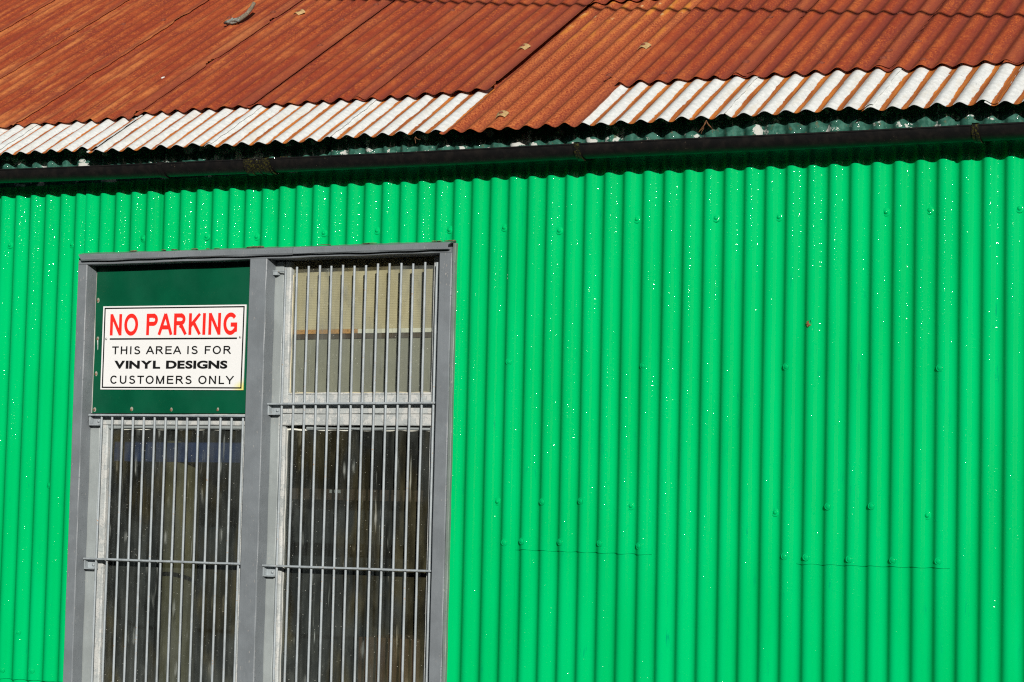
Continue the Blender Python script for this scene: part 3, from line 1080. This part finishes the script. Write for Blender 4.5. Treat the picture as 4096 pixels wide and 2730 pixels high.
def drip(x0, x1, seed, cut0, cut1):
    """weatherboard over the head: sloped top, rounded nose, ends sawn at a slant"""
    V, F = [], []
    prof = [(0.02, 0.969), (-0.036, 0.967), (-0.041, 0.971), (-0.0415, 0.9885), (-0.038, 0.993), (0.006, 1.003), (0.02, 1.003)]
    n = 40
    r = np.random.default_rng(seed)
    ph = r.uniform(0, 6, 6)
    for i in range(n + 1):
        t = i / n
        for k, (y, z) in enumerate(prof):
            f = (z - 0.967) / 0.036
            x = x0 + (x1 - x0) * t
            if i == 0:
                x += cut0 * (1 - f)
            if i == n:
                x += cut1 * (1 - f) ** 1.5
            w = 0.0012 * math.sin(x * 9 + ph[k % 3]) + 0.0007 * math.sin(x * 31 + ph[k % 4])
            V.append((x, y + w * 0.5, z + w - 0.0035 * (x - 0.3)))
    m = len(prof)
    for i in range(n):
        for k in range(m):
            k2 = (k + 1) % m
            F.append([i * m + k, i * m + k2, (i + 1) * m + k2, (i + 1) * m + k])
    F.append(list(range(m))[::-1])
    F.append([n * m + k for k in range(m)])
    return V, F


mk('head_board', *drip(-0.478, 0.5415, 3, 0.035, -0.006), GREY, win)
mk('head_board', *drip(0.5445, 1.226, 4, -0.006, -0.05), GREY, win)
# dirt packed between the board and the iron
for k in range(15):
    x = random.uniform(-0.44, 1.2)
    a, b, c = random.uniform(.008, .035), random.uniform(.004, .008), random.uniform(.0012, .0036)
    bm = bmesh.new()
    bmesh.ops.create_icosphere(bm, subdivisions=2, radius=1)
    for v in bm.verts:
        j = 0.75 + 0.5 * random.random()
        v.co = Vector((x + v.co.x * a * j, -0.008 + v.co.y * b * j, 1.0035 - 0.0035 * (x - .3) + v.co.z * c * j))
    mk('dirt_clod', *bm_out(bm), DIRT, win, True)

# stops: the inner frame behind the reveals
mk('stop', *timber(-0.452, -0.394, SY + 0.0012, SY + 0.05, BOT, 0.366, 'z', seed=11), GREY_STOP, win)
mk('stop', *timber(0.296, 0.338, SY + 0.003, SY + 0.05, BOT, 0.365, 'z', seed=12), GREY_STOP, win)
mk('stop', *timber(0.392, 0.447, SY + 0.0012, SY + 0.05, BOT, 0.95, 'z', seed=13), GREY_STOP, win)
mk('stop', *timber(1.118, 1.161, SY + 0.003, SY + 0.05, BOT, 0.95, 'z', seed=14), GREY_STOP, win)
# blanking panel over the upper left light
panel = mk('blanking_panel', *box(-0.4365, 0.3335, SY, SY + 0.012, 0.3685, 0.953, 0.001), PANEL, win)
PS = mesh_data('panel_screw', dome_disc(0.0045, 0.003, 10), RUSTY)
PSC = mesh_data('scuff', dome_disc(0.0080, 0.0006, 12), GREYB)
for x, z in ((-0.426, 0.818), (-0.421, 0.663), (-0.423, 0.524), (-0.424, 0.382), (-0.244, 0.382), (-0.054, 0.382), (0.164, 0.381), (0.302, 0.52), (0.305, 0.82)):
    inst('panel_screw', PS, (x, SY - 0.0005, z), win)
    o = inst('filler_patch', PSC, (x + 0.001, SY + 0.0002, z + random.uniform(0, .004)), win)
    o.scale = (random.uniform(.6, 1), 1, random.uniform(.8, 1.3))
mk('filler_run', *tube([(-0.420, SY, 0.660), (-0.4185, SY, 0.64), (-0.418, SY, 0.622)], [0.003, 0.0018, 0.0016], 6), GREY_L, win)
mk('putty_line', *timber(-0.4375, -0.4345, SY - 0.002, SY + 0.001, 0.369, 0.93, 'z', 0.0008, 0.0012, 21, 60), LABEL, win)
# left lower sash
mk('sash_rail', *timber(-0.394, 0.334, 0.05, 0.085, 0.3225, 0.3655, 'x', seed=15, n=50), GREY_L, win)
mk('sash_bead', *timber(-0.385, 0.296, 0.056, 0.080, 0.3085, 0.3225, 'x', 0.004, 0.0018, seed=16, n=60), GREY_STOP, win)
mk('sash_stile', *timber(-0.3945, -0.362, 0.054, 0.085, BOT, 0.3225, 'z', 0.004, 0.0016, seed=17, n=50), GREY_L, win)
mk('sash_stile', *timber(0.27, 0.297, 0.054, 0.085, BOT, 0.3225, 'z', seed=18), GREY_L, win)
mk('pane', *box(-0.375, 0.29, GYL, GYL + 0.003, BOT, 0.318, 0), PANE_LO, win)
# right side: upper sash, transom, lower sash
mk('sash_stile', *timber(0.447, 0.4745, 0.053, 0.085, 0.41, 0.95, 'z', 0.004, 0.0014, seed=19, n=50), GREY_L, win)
mk('sash_stile', *timber(1.098, 1.119, 0.053, 0.085, 0.41, 0.95, 'z', seed=20), GREY_L, win)
mk('sash_rail', *timber(0.447, 1.119, 0.050, 0.083, 0.408, 0.4385, 'x', 0.002, seed=21, n=50), GREY_L, win)
mk('sash_bead', *timber(0.4745, 1.10, 0.056, 0.075, 0.4385, 0.4475, 'x', 0.003, 0.002, seed=22, n=60), GREY_L, win)
mk('transom', *timber(0.447, 1.119, 0.048, 0.09, 0.3685, 0.4065, 'x', 0.002, seed=23, n=50), GREY_L, win)
mk('transom', *timber(0.444, 1.118, 0.044, 0.085, 0.3235, 0.3665, 'x', 0.003, seed=24, n=50), GREY_L, win)
mk('sash_bead', *timber(0.56, 1.10, 0.060, 0.08, 0.3085, 0.3175, 'x', 0.003, 0.002, seed=25, n=60), GREY_STOP, win)
mk('sash_stile', *timber(0.4475, 0.469, 0.054, 0.085, BOT, 0.3225, 'z', 0.004, 0.0016, seed=26, n=50), GREY_L, win)
mk('sash_stile', *timber(1.098, 1.119, 0.054, 0.085, BOT, 0.3225, 'z', seed=27), GREY_L, win)
mk('pane', *box(0.46, 1.11, GYL, GYL + 0.003, 0.436, 0.95, 0), PANE_HI, win)
mk('pane', *box(0.455, 1.11, GYL, GYL + 0.003, BOT, 0.323, 0), PANE_LO, win)
mk('glazing_putty', *tube([(0.4735 + 0.0008 * math.sin(z * 57), 0.072, z) for z in np.linspace(0.45, 0.90, 40)], 0.003, 6), CREAM, win)
mk('glazing_putty', *tube([(0.4685 + 0.001 * math.sin(z * 47), 0.072, z) for z in np.linspace(-0.9, 0.31, 60)], 0.003, 6), LABEL, win)
mk('glazing_putty', *tube([(x, 0.0715, 0.4475 + 0.0012 * math.sin(x * 61)) for x in np.linspace(0.476, 1.09, 50)], 0.0028, 6), CREAM, win)
mk('glazing_putty', *tube([(x, 0.0715, 0.308 + 0.0016 * math.sin(x * 71)) for x in np.linspace(-0.36, 0.27, 60)], 0.0035, 6), WHITEB, win)
mk('glazing_putty', *tube([(x, 0.0715, 0.308 + 0.0016 * math.sin(x * 67)) for x in np.linspace(0.47, 1.1, 60)], 0.0035, 6), WHITEB, win)

# the room behind: dark lining
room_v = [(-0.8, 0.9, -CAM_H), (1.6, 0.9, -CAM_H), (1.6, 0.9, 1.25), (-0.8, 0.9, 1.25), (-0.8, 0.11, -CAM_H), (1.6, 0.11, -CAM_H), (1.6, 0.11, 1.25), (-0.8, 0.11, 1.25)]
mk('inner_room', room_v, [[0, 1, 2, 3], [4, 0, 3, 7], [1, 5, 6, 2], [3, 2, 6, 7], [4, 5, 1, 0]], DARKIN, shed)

# ================================================================== security grilles
ROD = 0.0046


def grille(name, x_list, x_end0, x_end1, ztop, flats, label, bracket_z, pin):
    root = empty(name, ((x_end0 + x_end1) / 2, 0.025, BOT), None, label, 'grille', 'window security grilles')
    for k, x in enumerate(x_list):
        dx = random.uniform(-.0012, .0012)
        path = [(x + dx * math.sin(z * 3 + k), 0.0225 + 0.0006 * math.sin(z * 5 + k), z) for z in np.linspace(BOT + 0.005, ztop + random.uniform(-.003, .003), 14)]
        mk('bar', *tube(path, ROD, 12), BAR, root, True, 50)
    for zf, tilt, e1 in flats:
        v, f = timber(x_end0, e1, 0.009, 0.040, zf - 0.0036, zf + 0.0036, 'x', 0.0012, 0.0005, seed=int(abs(zf) * 999), n=30)
        v = [(a, b, c + tilt * (a - x_end0)) for a, b, c in v]
        mk('crossbar', v, f, BAR, root)
    for zf in bracket_z:
        b = mk('bracket', *join(box(x_end0, x_end0 + 0.047, 0.040, 0.0445, zf - 0.038, zf - 0.004, 0.0008), box(x_end0 - 0.002, x_end0 + 0.046, 0.018, 0.0445, zf - 0.0415, zf - 0.0365, 0.001),
                               box(x_end0 - 0.002, x_end0 + 0.003, 0.018, 0.044, zf - 0.037, zf - 0.004, 0.001)), BAR, root)
        bolt = mesh_data('bolt', dome_disc(0.0062, 0.0075, 12), BAR)
        inst('bolt', bolt, (x_end0 + 0.030, 0.040, zf - 0.0235), root)
    if pin:
        mk('pin', *tube([(x_end0 - 0.003, 0.024, 0.912), (x_end0 + 0.052, 0.024, 0.9105)], 0.003, 8), BAR, root)
        mk('bracket', *box(x_end0, x_end0 + 0.02, 0.022, 0.044, 0.897, 0.909, 0.001), BAR, root)
    return root


LX = [-0.371 + k * 0.05135 for k in range(14)]
RX = [0.471 + k * 0.05065 for k in range(14)]
grille('security_grille', LX, -0.4255, 0.333, 0.356, [(0.3605, -0.005, 0.333), (-0.2065, 0.001, 0.333), (-0.79, 0, 0.333)],
       'short grey steel bar grille over the lower left window under the dark green panel', (0.3605, -0.2065, -0.79), False)
grille('security_grille', RX, 0.4125, 1.160, 0.925, [(0.4035, 0.005, 1.160), (-0.2085, 0.002, 1.160), (-0.79, 0, 1.16)],
       'tall grey steel bar grille over both panes of the right-hand window', (0.4035, -0.2085, -0.79), True)

# ================================================================== the sign
sign = empty('no_parking_sign', (-0.055, 0.040, 0.46), None, 'white no parking notice with red heading and black text on the dark green panel', 'sign')
SQ = [(-0.395, 0.794), (0.284, 0.788), (0.281, 0.458), (-0.395, 0.463)]     # TL TR BR BL


def sign_xz(u, v):
    a = np.array(SQ[0]) * (1 - u) + np.array(SQ[1]) * u
    b = np.array(SQ[3]) * (1 - u) + np.array(SQ[2]) * u
    return a * (1 - v) + b * v


def sign_quad(name, u0, u1, v0, v1, y0, y1, mat):
    c = [sign_xz(u0, v0), sign_xz(u1, v0), sign_xz(u1, v1), sign_xz(u0, v1)]
    V = [(p[0], y0, p[1]) for p in c] + [(p[0], y1, p[1]) for p in c]
    return V, [[3, 2, 1, 0], [4, 5, 6, 7], [0, 1, 5, 4], [1, 2, 6, 5], [2, 3, 7, 6], [3, 0, 4, 7]]


SF = 0.0402
v, f = sign_quad('b', 0, 1, 0, 1, SF, SY - 0.0005, SIGNW)
mk('board', v, f, SIGNW, sign)
LW = 0.0085
parts = []
for (u0, u1, v0, v1) in ((0.010, 0.990, 0.017, 0.017 + LW * 1.9), (0.010, 0.990, 0.983 - LW * 1.9, 0.983), (0.010, 0.010 + LW, 0.017 + LW * 1.9, 0.983 - LW * 1.9), (0.990 - LW, 0.990, 0.017 + LW * 1.9, 0.983 - LW * 1.9)):
    parts.append(sign_quad('x', u0, u1, v0, v1, SF - 0.0005, SF - 0.00005, SBLK))
mk('border', *join(*parts), SBLK, sign)
v, f = sign_quad('u', 0.0555, 0.946, 0.385, 0.404, SF - 0.0005, SF - 0.00005, SBLK)
mk('underline', v, f, SBLK, sign)


def arc(cx, cz, rx, rz, a0, a1, n=14):
    return [(cx + rx * math.cos(R(a0 + (a1 - a0) * i / n)), cz + rz * math.sin(R(a0 + (a1 - a0) * i / n))) for i in range(n + 1)]


def glyph(ch, w):
    """centre lines of a plain sans capital, cap height 1; returns (advance, strokes)"""
    h = w / 2
    if ch == 'A':
        return 0.93, [[(h * .55, 0), (0.465, 1)], [(0.93 - h * .55, 0), (0.465, 1)], [(0.18, 0.36), (0.75, 0.36)]]
    if ch == 'C':
        return 1.01, [arc(0.52, 0.5, 0.44 - h, 0.515 - h, 38, 322, 26)]
    if ch == 'E':
        return 0.93, [[(0.11 + h, 0), (0.11 + h, 1)], [(0.11, 1 - h), (0.86, 1 - h)], [(0.11, 0.53), (0.81, 0.53)], [(0.11, h), (0.88, h)]]
    if ch == 'F':
        return 0.85, [[(0.11 + h, 0), (0.11 + h, 1)], [(0.11, 1 - h), (0.80, 1 - h)], [(0.11, 0.51), (0.71, 0.51)]]
    if ch == 'G':
        return 1.09, [arc(0.54, 0.5, 0.47 - h, 0.515 - h, 42, 315, 26) + [(0.98 - h, 0.22), (0.98 - h, 0.47)], [(0.55, 0.46), (0.98, 0.46)]]
    if ch == 'H':
        return 1.01, [[(0.11 + h, 0), (0.11 + h, 1)], [(0.90 - h, 0), (0.90 - h, 1)], [(0.11, 0.53), (0.90, 0.53)]]
    if ch == 'I':
        return 0.39, [[(0.195, 0), (0.195, 1)]]
    if ch == 'K':
        return 0.93, [[(0.10 + h, 0), (0.10 + h, 1)], [(0.16, 0.36), (0.83, 1.0)], [(0.40, 0.60), (0.85, 0.0)]]
    if ch == 'L':
        return 0.78, [[(0.10 + h, 0), (0.10 + h, 1)], [(0.10, h), (0.73, h)]]
    if ch == 'M':
        return 1.16, [[(0.10 + h, 0), (0.10 + h, 1)], [(1.06 - h, 0), (1.06 - h, 1)], [(0.10 + h, 1), (0.58, 0.0)], [(1.06 - h, 1), (0.58, 0.0)]]
    if ch == 'N':
        return 1.01, [[(0.10 + h, 0), (0.10 + h, 1)], [(0.91 - h, 0), (0.91 - h, 1)], [(0.10 + h * .9, 1), (0.91 - h * .9, 0)]]
    if ch == 'O':
        return 1.09, [arc(0.545, 0.5, 0.475 - h, 0.515 - h, 0, 360, 36)]
    if ch in 'PR':
        st = [[(0.11 + h, 0), (0.11 + h, 1)], [(0.11, 1 - h), (0.58, 1 - h)] + arc(0.58, 0.715 if ch == 'P' else 0.725, 0.30 - h, 0.285 - h if ch == 'P' else 0.275 - h, 90, -90, 12) + [(0.11, 0.43 + h if ch == 'P' else 0.45 + h)]]
        if ch == 'R':
            st.append([(0.50, 0.46), (0.66, 0.38), (0.92, 0.0)])
        return (0.93 if ch == 'P' else 1.01), st
    if ch == 'S':
        p = arc(0.46, 0.735, 0.33 - h, 0.28 - h, 15, 200, 14)
        q = arc(0.46, 0.275, 0.375 - h, 0.29 - h, 20, -165, 14)
        return 0.93, [p + [(0.30, 0.575), (0.62, 0.49)] + q]
    if ch == 'T':
        return 0.85, [[(0.425, 0), (0.425, 1)], [(0.03, 1 - h), (0.82, 1 - h)]]
    if ch == 'U':
        return 1.01, [[(0.11 + h, 1), (0.11 + h, 0.45)] + arc(0.505, 0.37, 0.395 - h, 0.385 - h, 180, 360, 18) + [(0.90 - h, 1)]]
    if ch == 'Y':
        return 0.93, [[(0.05, 1), (0.465, 0.42)], [(0.88, 1), (0.465, 0.42)], [(0.465, 0), (0.465, 0.45)]]
    return 0.39, []


def ribbon(pts, w):
    P = [Vector(p) for p in pts]
    closed = (P[0] - P[-1]).length < 1e-4
    L, Rr = [], []
    for i, p in enumerate(P):
        a = P[i - 1] if i else (P[-2] if closed else None)
        b = P[i + 1] if i < len(P) - 1 else (P[1] if closed else None)
        d0 = (p - a).normalized() if a is not None else None
        d1 = (b - p).normalized() if b is not None else None
        d0 = d0 if d0 is not None else d1
        d1 = d1 if d1 is not None else d0
        n0, n1 = Vector((-d0.y, d0.x)), Vector((-d1.y, d1.x))
        m = (n0 + n1).normalized()
        k = min(1.6, 1 / max(0.3, m.dot(n0)))
        L.append(p + m * (w / 2 * k))
        Rr.append(p - m * (w / 2 * k))
    return [[Rr[i], Rr[i + 1], L[i + 1], L[i]] for i in range(len(P) - 1)]


def sans_line(text, u0, u1, v0, v1, w, mat, track=0.0):
    from mathutils.geometry import delaunay_2d_cdt
    x = 0.0
    letters = []
    for ch in text:
        adv, st = glyph(ch, w)
        if st:
            letters.append((x, ch, st))
        x += adv + track
    ext = lambda st: [q.x for s_ in st for r_ in ribbon(s_, w) for q in r_]
    lo = min(ext(letters[0][2]))
    end = letters[-1][0] + max(ext(letters[-1][2]))
    for ox, ch, st in letters:
        V, F = [], []
        for s_ in st:
            for q in ribbon(s_, w):
                o = len(V)
                V += [Vector((min(max(p.x, -1), 3), min(max(p.y, -0.015), 1.015))) for p in q]
                F.append([o, o + 1, o + 2, o + 3])
        vv, ee, ff, _, _, of = delaunay_2d_cdt(V, [], F, 0, 1e-4)
        keep = [list(f) for f, src in zip(ff, of) if len(src)]
        out = []
        for p in vv:
            a = (ox + p.x - lo) / (end - lo)
            c = sign_xz(u0 + (u1 - u0) * a, v1 + (v0 - v1) * p.y)
            out.append((c[0], SF - 0.0004, c[1]))
        used = sorted({i for f in keep for i in f})
        mp = {i: k for k, i in enumerate(used)}
        mk('letter', [out[i] for i in used], [[mp[i] for i in f] for f in keep], mat, sign)


def heavy_line(text, u0, u1, v0, v1, mat, bold, track):
    """the humanist heavy line, one letter at a time, from the built-in typeface"""
    glyphs, x = [], 0.0
    for ch in text:
        if ch == ' ':
            x += 0.42
            continue
        cu = bpy.data.curves.new('letter', 'FONT')
        cu.body = ch
        cu.offset = bold
        cu.resolution_u = 6
        tmp = bpy.data.objects.new('letter_tmp', cu)
        COL.objects.link(tmp)
        dg = bpy.context.evaluated_depsgraph_get()
        me = bpy.data.meshes.new_from_object(tmp.evaluated_get(dg))
        V = np.array([tuple(q.co) for q in me.vertices])
        F = [list(p.vertices) for p in me.polygons]
        bpy.data.objects.remove(tmp)
        bpy.data.meshes.remove(me)
        bpy.data.curves.remove(cu)
        V[:, 0] = (V[:, 0] - V[:, 0].min()) * 1.22 + x
        x = V[:, 0].max() + track
        V[:, 1] = (V[:, 1] - V[:, 1].min()) / (V[:, 1].max() - V[:, 1].min())
        glyphs.append((V, F))
    tot = x - track
    for V, F in glyphs:
        out = []
        for q in V:
            p = sign_xz(u0 + (u1 - u0) * q[0] / tot, v1 + (v0 - v1) * q[1])
            out.append((p[0], SF - 0.0004, p[1]))
        mk('letter', out, F, mat, sign)


sans_line('NO PARKING', 0.0545, 0.944, 0.095, 0.352, 0.195, SRED)
sans_line('THIS AREA IS FOR', 0.0755, 0.910, 0.483, 0.579, 0.17, SBLK, 0.10)
heavy_line('VINYL DESIGNS', 0.0945, 0.888, 0.655, 0.752, SBLK, 0.048, 0.055)
sans_line('CUSTOMERS ONLY', 0.0695, 0.937, 0.834, 0.932, 0.17, SBLK, 0.10)
SS = mesh_data('sign_screw', dome_disc(0.0048, 0.0035, 12), STEEL)
for x, z in ((-0.374, 0.664), (0.261, 0.662)):
    inst('screw', SS, (x, SF - 0.0002, z), sign)

# ================================================================== things seen through the panes, plus a box for the sky reflection
def thing_box(name, x0, x1, y0, y1, z0, z1, mat, label, cat, bev=0.002):
    o = mk(name, *box(x0, x1, y0, y1, z0, z1, bev), mat)
    return tag(o, label, cat)


thing_box('chipboard_shelf', 0.36, 0.7535, 0.092, 0.30, 0.6735, 0.6905, CHIP, 'brown chipboard shelf edge behind the upper right barred pane', 'shelf')
thing_box('white_shelf', 0.755, 1.30, 0.091, 0.30, 0.6735, 0.6905, WHITEB, 'white edged shelf beside the chipboard one behind the upper right pane', 'shelf')
thing_box('under_shelf_strip', 0.36, 1.30, 0.098, 0.14, 0.655, 0.6725, BROWN, 'dark brown strip under the shelves behind the upper right pane', 'batten')  # dark brown strip just below the shelf edges
fl = []
nz = 150
V, F = [], []
for i in range(nz + 1):
    z = 0.6915 + (1.0 - 0.6915) * i / nz
    y = 0.099 + 0.004 * i / nz + 0.0005 * math.sin(i * 2.0)
    V += [(0.36, y, z), (1.30, y, z)]
for i in range(nz):
    F.append([2 * i, 2 * i + 1, 2 * i + 3, 2 * i + 2])
m = len(V)
V += [(0.36, 0.115, 0.6915), (1.30, 0.115, 0.6915), (1.30, 0.115, 1.0), (0.36, 0.115, 1.0)]
F += [[m + 1, m, m + 3, m + 2], [0, m, m + 1, 1], [2 * nz, 2 * nz + 1, m + 2, m + 3]]
tag(mk('fluted_board', V, F, CREAM), 'cream fluted board standing on the shelf behind the upper right pane', 'board')
thing_box('grey_board', 0.36, 1.30, 0.104, 0.112, 0.36, 0.654, GREYB, 'dull grey board below the shelf behind the upper right pane', 'board')
bt = thing_box('wall_batten', 0.36, 1.35, 0.25, 0.29, 0.045, 0.088, BROWN, 'brown timber batten crossing behind the lower right pane', 'batten')
nb = mk('paper_label', *box(0.555, 0.605, 0.2485, 0.2498, 0.072, 0.085, 0), LABEL)
tag(nb, 'small pale paper label stuck on the brown batten', 'label')
thing_box('sky_reflection_box', -0.56, 0.30, 0.17, 0.40, 0.178, 0.262, NAVY, 'navy blue box added as the blue sky reflection at the top of the lower left pane', 'box', 0.02)  # added box whose colour stands in for the sky mirrored in the pane
rl = mk('card_roll', *tube([(-0.145, 0.25, -1.2), (-0.14, 0.25, -0.4), (-0.135, 0.25, 0.330)], 0.075, 24), TAN, None, True, 40)
tag(rl, 'tan cardboard roll standing upright behind the lower left pane', 'roll')
thing_box('cardboard_box', 0.72, 1.30, 0.22, 0.5, -1.3, -0.47, CARD, 'brown cardboard box low behind the lower right pane', 'box', 0.004)

# ================================================================== litter on roof and wall
def on_roof(x, v, h):
    return tuple(roof_pt(np.array([x]), np.array([v]), np.array([h]))[0])


tw = empty('twig', on_roof(-0.56, 1.46, 0.02), None, 'broken grey lichened twig lying on the upper left roof iron', 'twig')
mk('stick', *tube([on_roof(-0.560, 1.455, 0.034), on_roof(-0.545, 1.475, 0.036), on_roof(-0.532, 1.51, 0.044), on_roof(-0.520, 1.54, 0.062), on_roof(-0.512, 1.56, 0.078)],
                  [0.010, 0.011, 0.010, 0.009, 0.0085], 9), BARK, tw, True, 60)
bm = bmesh.new()
bmesh.ops.create_icosphere(bm, subdivisions=3, radius=1)
pc = Vector(on_roof(-0.575, 1.445, 0.032))
for q in bm.verts:
    j = 1 + 0.35 * math.sin(q.co.x * 7 + 1) * math.sin(q.co.y * 9) + random.uniform(-.12, .12)
    q.co = pc + Vector((q.co.x * 0.033 * j, q.co.y * 0.022 * j, q.co.z * 0.013 * j + q.co.x * 0.006))
mk('lichen_knot', *bm_out(bm), LICH, tw, True)


def leaf_mesh(L, Wd, curl):
    V, F = [], []
    n = 9
    for i in range(n):
        t = i / (n - 1)
        w = Wd * math.sin(math.pi * min(t * 1.05, 1)) ** 0.7 * (1 + 0.25 * math.sin(i * 2.7))
        for j in range(5):
            s = j / 4 * 2 - 1
            V.append((s * w, -0.002 - curl * s * s + 0.003 * math.sin(i + j), (t - 0.5) * L))
    for i in range(n - 1):
        for j in range(4):
            F.append([i * 5 + j, i * 5 + j + 1, (i + 1) * 5 + j + 1, (i + 1) * 5 + j])
    return V, F


lf = inst('dead_leaf', mesh_data('dead_leaf', leaf_mesh(0.026, 0.008, 0.004), LEAFM), (2.588, 0.001, 0.674), None, (0, 0.35, 0.2))
tag(lf, 'small curled brown dead leaf stuck on the green wall', 'leaf')
bg = inst('mud_wasp_cell', mesh_data('mud_wasp_cell', dome_disc(0.0045, 0.004, 10), LEAFM), (2.447, 0.006, 0.047), None)
tag(bg, 'tiny brown mud spot on the green wall above the sheet joint', 'mud spot')


def blob(name, loc, sx, sy, sz, mat, label, cat, rot=0, normal_roof=False):
    bm = bmesh.new()
    bmesh.ops.create_icosphere(bm, subdivisions=3, radius=1)
    for q in bm.verts:
        j = 1 + 0.35 * math.sin(q.co.x * 5 + 2) * math.sin(q.co.z * 6 + 1) + random.uniform(-.08, .08)
        q.co = Vector((q.co.x * sx * j, q.co.y * sy, q.co.z * sz * j))
    v, f = bm_out(bm)
    o = inst(name, mesh_data(name, (v, f), mat), loc, None, (TH - R(90), 0, 0) if normal_roof else None)
    return tag(o, label, cat)


blob('bird_dropping', (1.437, 0.0045, 0.862), 0.006, 0.003, 0.014, DROPM, 'white bird dropping on the green wall right of the window corner', 'dropping')
blob('bird_dropping', on_roof(-0.52, 0.757, 0.021), 0.007, 0.003, 0.008, DROPM, 'white bird dropping on the rusty roof above the white eaves', 'dropping', normal_roof=True)


def stems(name, x, y, z, n, L, label):
    parts = []
    for k in range(n):
        a = random.uniform(-.9, .9)
        p = [(x, y, z)]
        for q in range(5):
            a += random.uniform(-.5, .5)
            p.append((p[-1][0] + L / 5 * math.sin(a), y + random.uniform(-.004, .004), p[-1][2] - L / 5 * math.cos(a)))
        parts.append(tube(p, [0.0013, 0.0012, 0.001, 0.0009, 0.0008, 0.0006], 5))
    o = mk(name, *join(*parts), LEAFM)
    return tag(o, label, 'plant')


stems('dry_stem', 2.235, -0.085, 1.375, 5, 0.05, 'dry brown weed stems hanging from the white eaves iron')
stems('dry_stem', 1.085, -0.085, 1.378, 2, 0.025, 'small dry weed tuft hanging below the long rusty sheet')

# ================================================================== overhead cable: only its shadow crosses the roof
a = np.array(on_roof(0.16, 1.64, 0.0)) + np.array(SUN) * 2.4
b = np.array(on_roof(3.14, 0.835, 0.0)) + np.array(SUN) * 2.1
pts = []
for t in np.linspace(-1.2, 2.2, 40):
    p = a + (b - a) * t
    p[2] += 0.035 * (t - 0.5) ** 2 - 0.009
    pts.append(tuple(p))
cb = mk('overhead_cable', *tube(pts, 0.010, 8), CABLE, None, True, 60)
tag(cb, 'black overhead service cable whose shadow crosses the rusty roof', 'cable')

# ================================================================== across the street, mirrored in the panes; unseen, raised to block low sky
opp = empty('sky_block_building', (0, -24, -CAM_H), None, 'unseen dark brick building across the street, mirrored in the window panes and sized to block low sky light', 'building')
mk('wall', *box(-42, 42, -32, -24, -CAM_H, 6.0, 0), BRICK, opp)
mk('roof', [(-42.4, -23.6, 5.9), (42.4, -23.6, 5.9), (42.4, -28, 7.4), (-42.4, -28, 7.4), (42.4, -32.4, 5.9), (-42.4, -32.4, 5.9)], [[0, 1, 2, 3], [3, 2, 4, 5], [0, 3, 5], [1, 4, 2]], SLATE, opp)
for x in np.arange(-38, 39, 6.0):
    mk('window', *box(x, x + 1.4, -24.0, -23.96, 0.2, 1.9, 0), DKGLASS, opp)
    mk('window', *box(x, x + 1.4, -24.0, -23.96, 3.2, 4.8, 0), DKGLASS, opp)
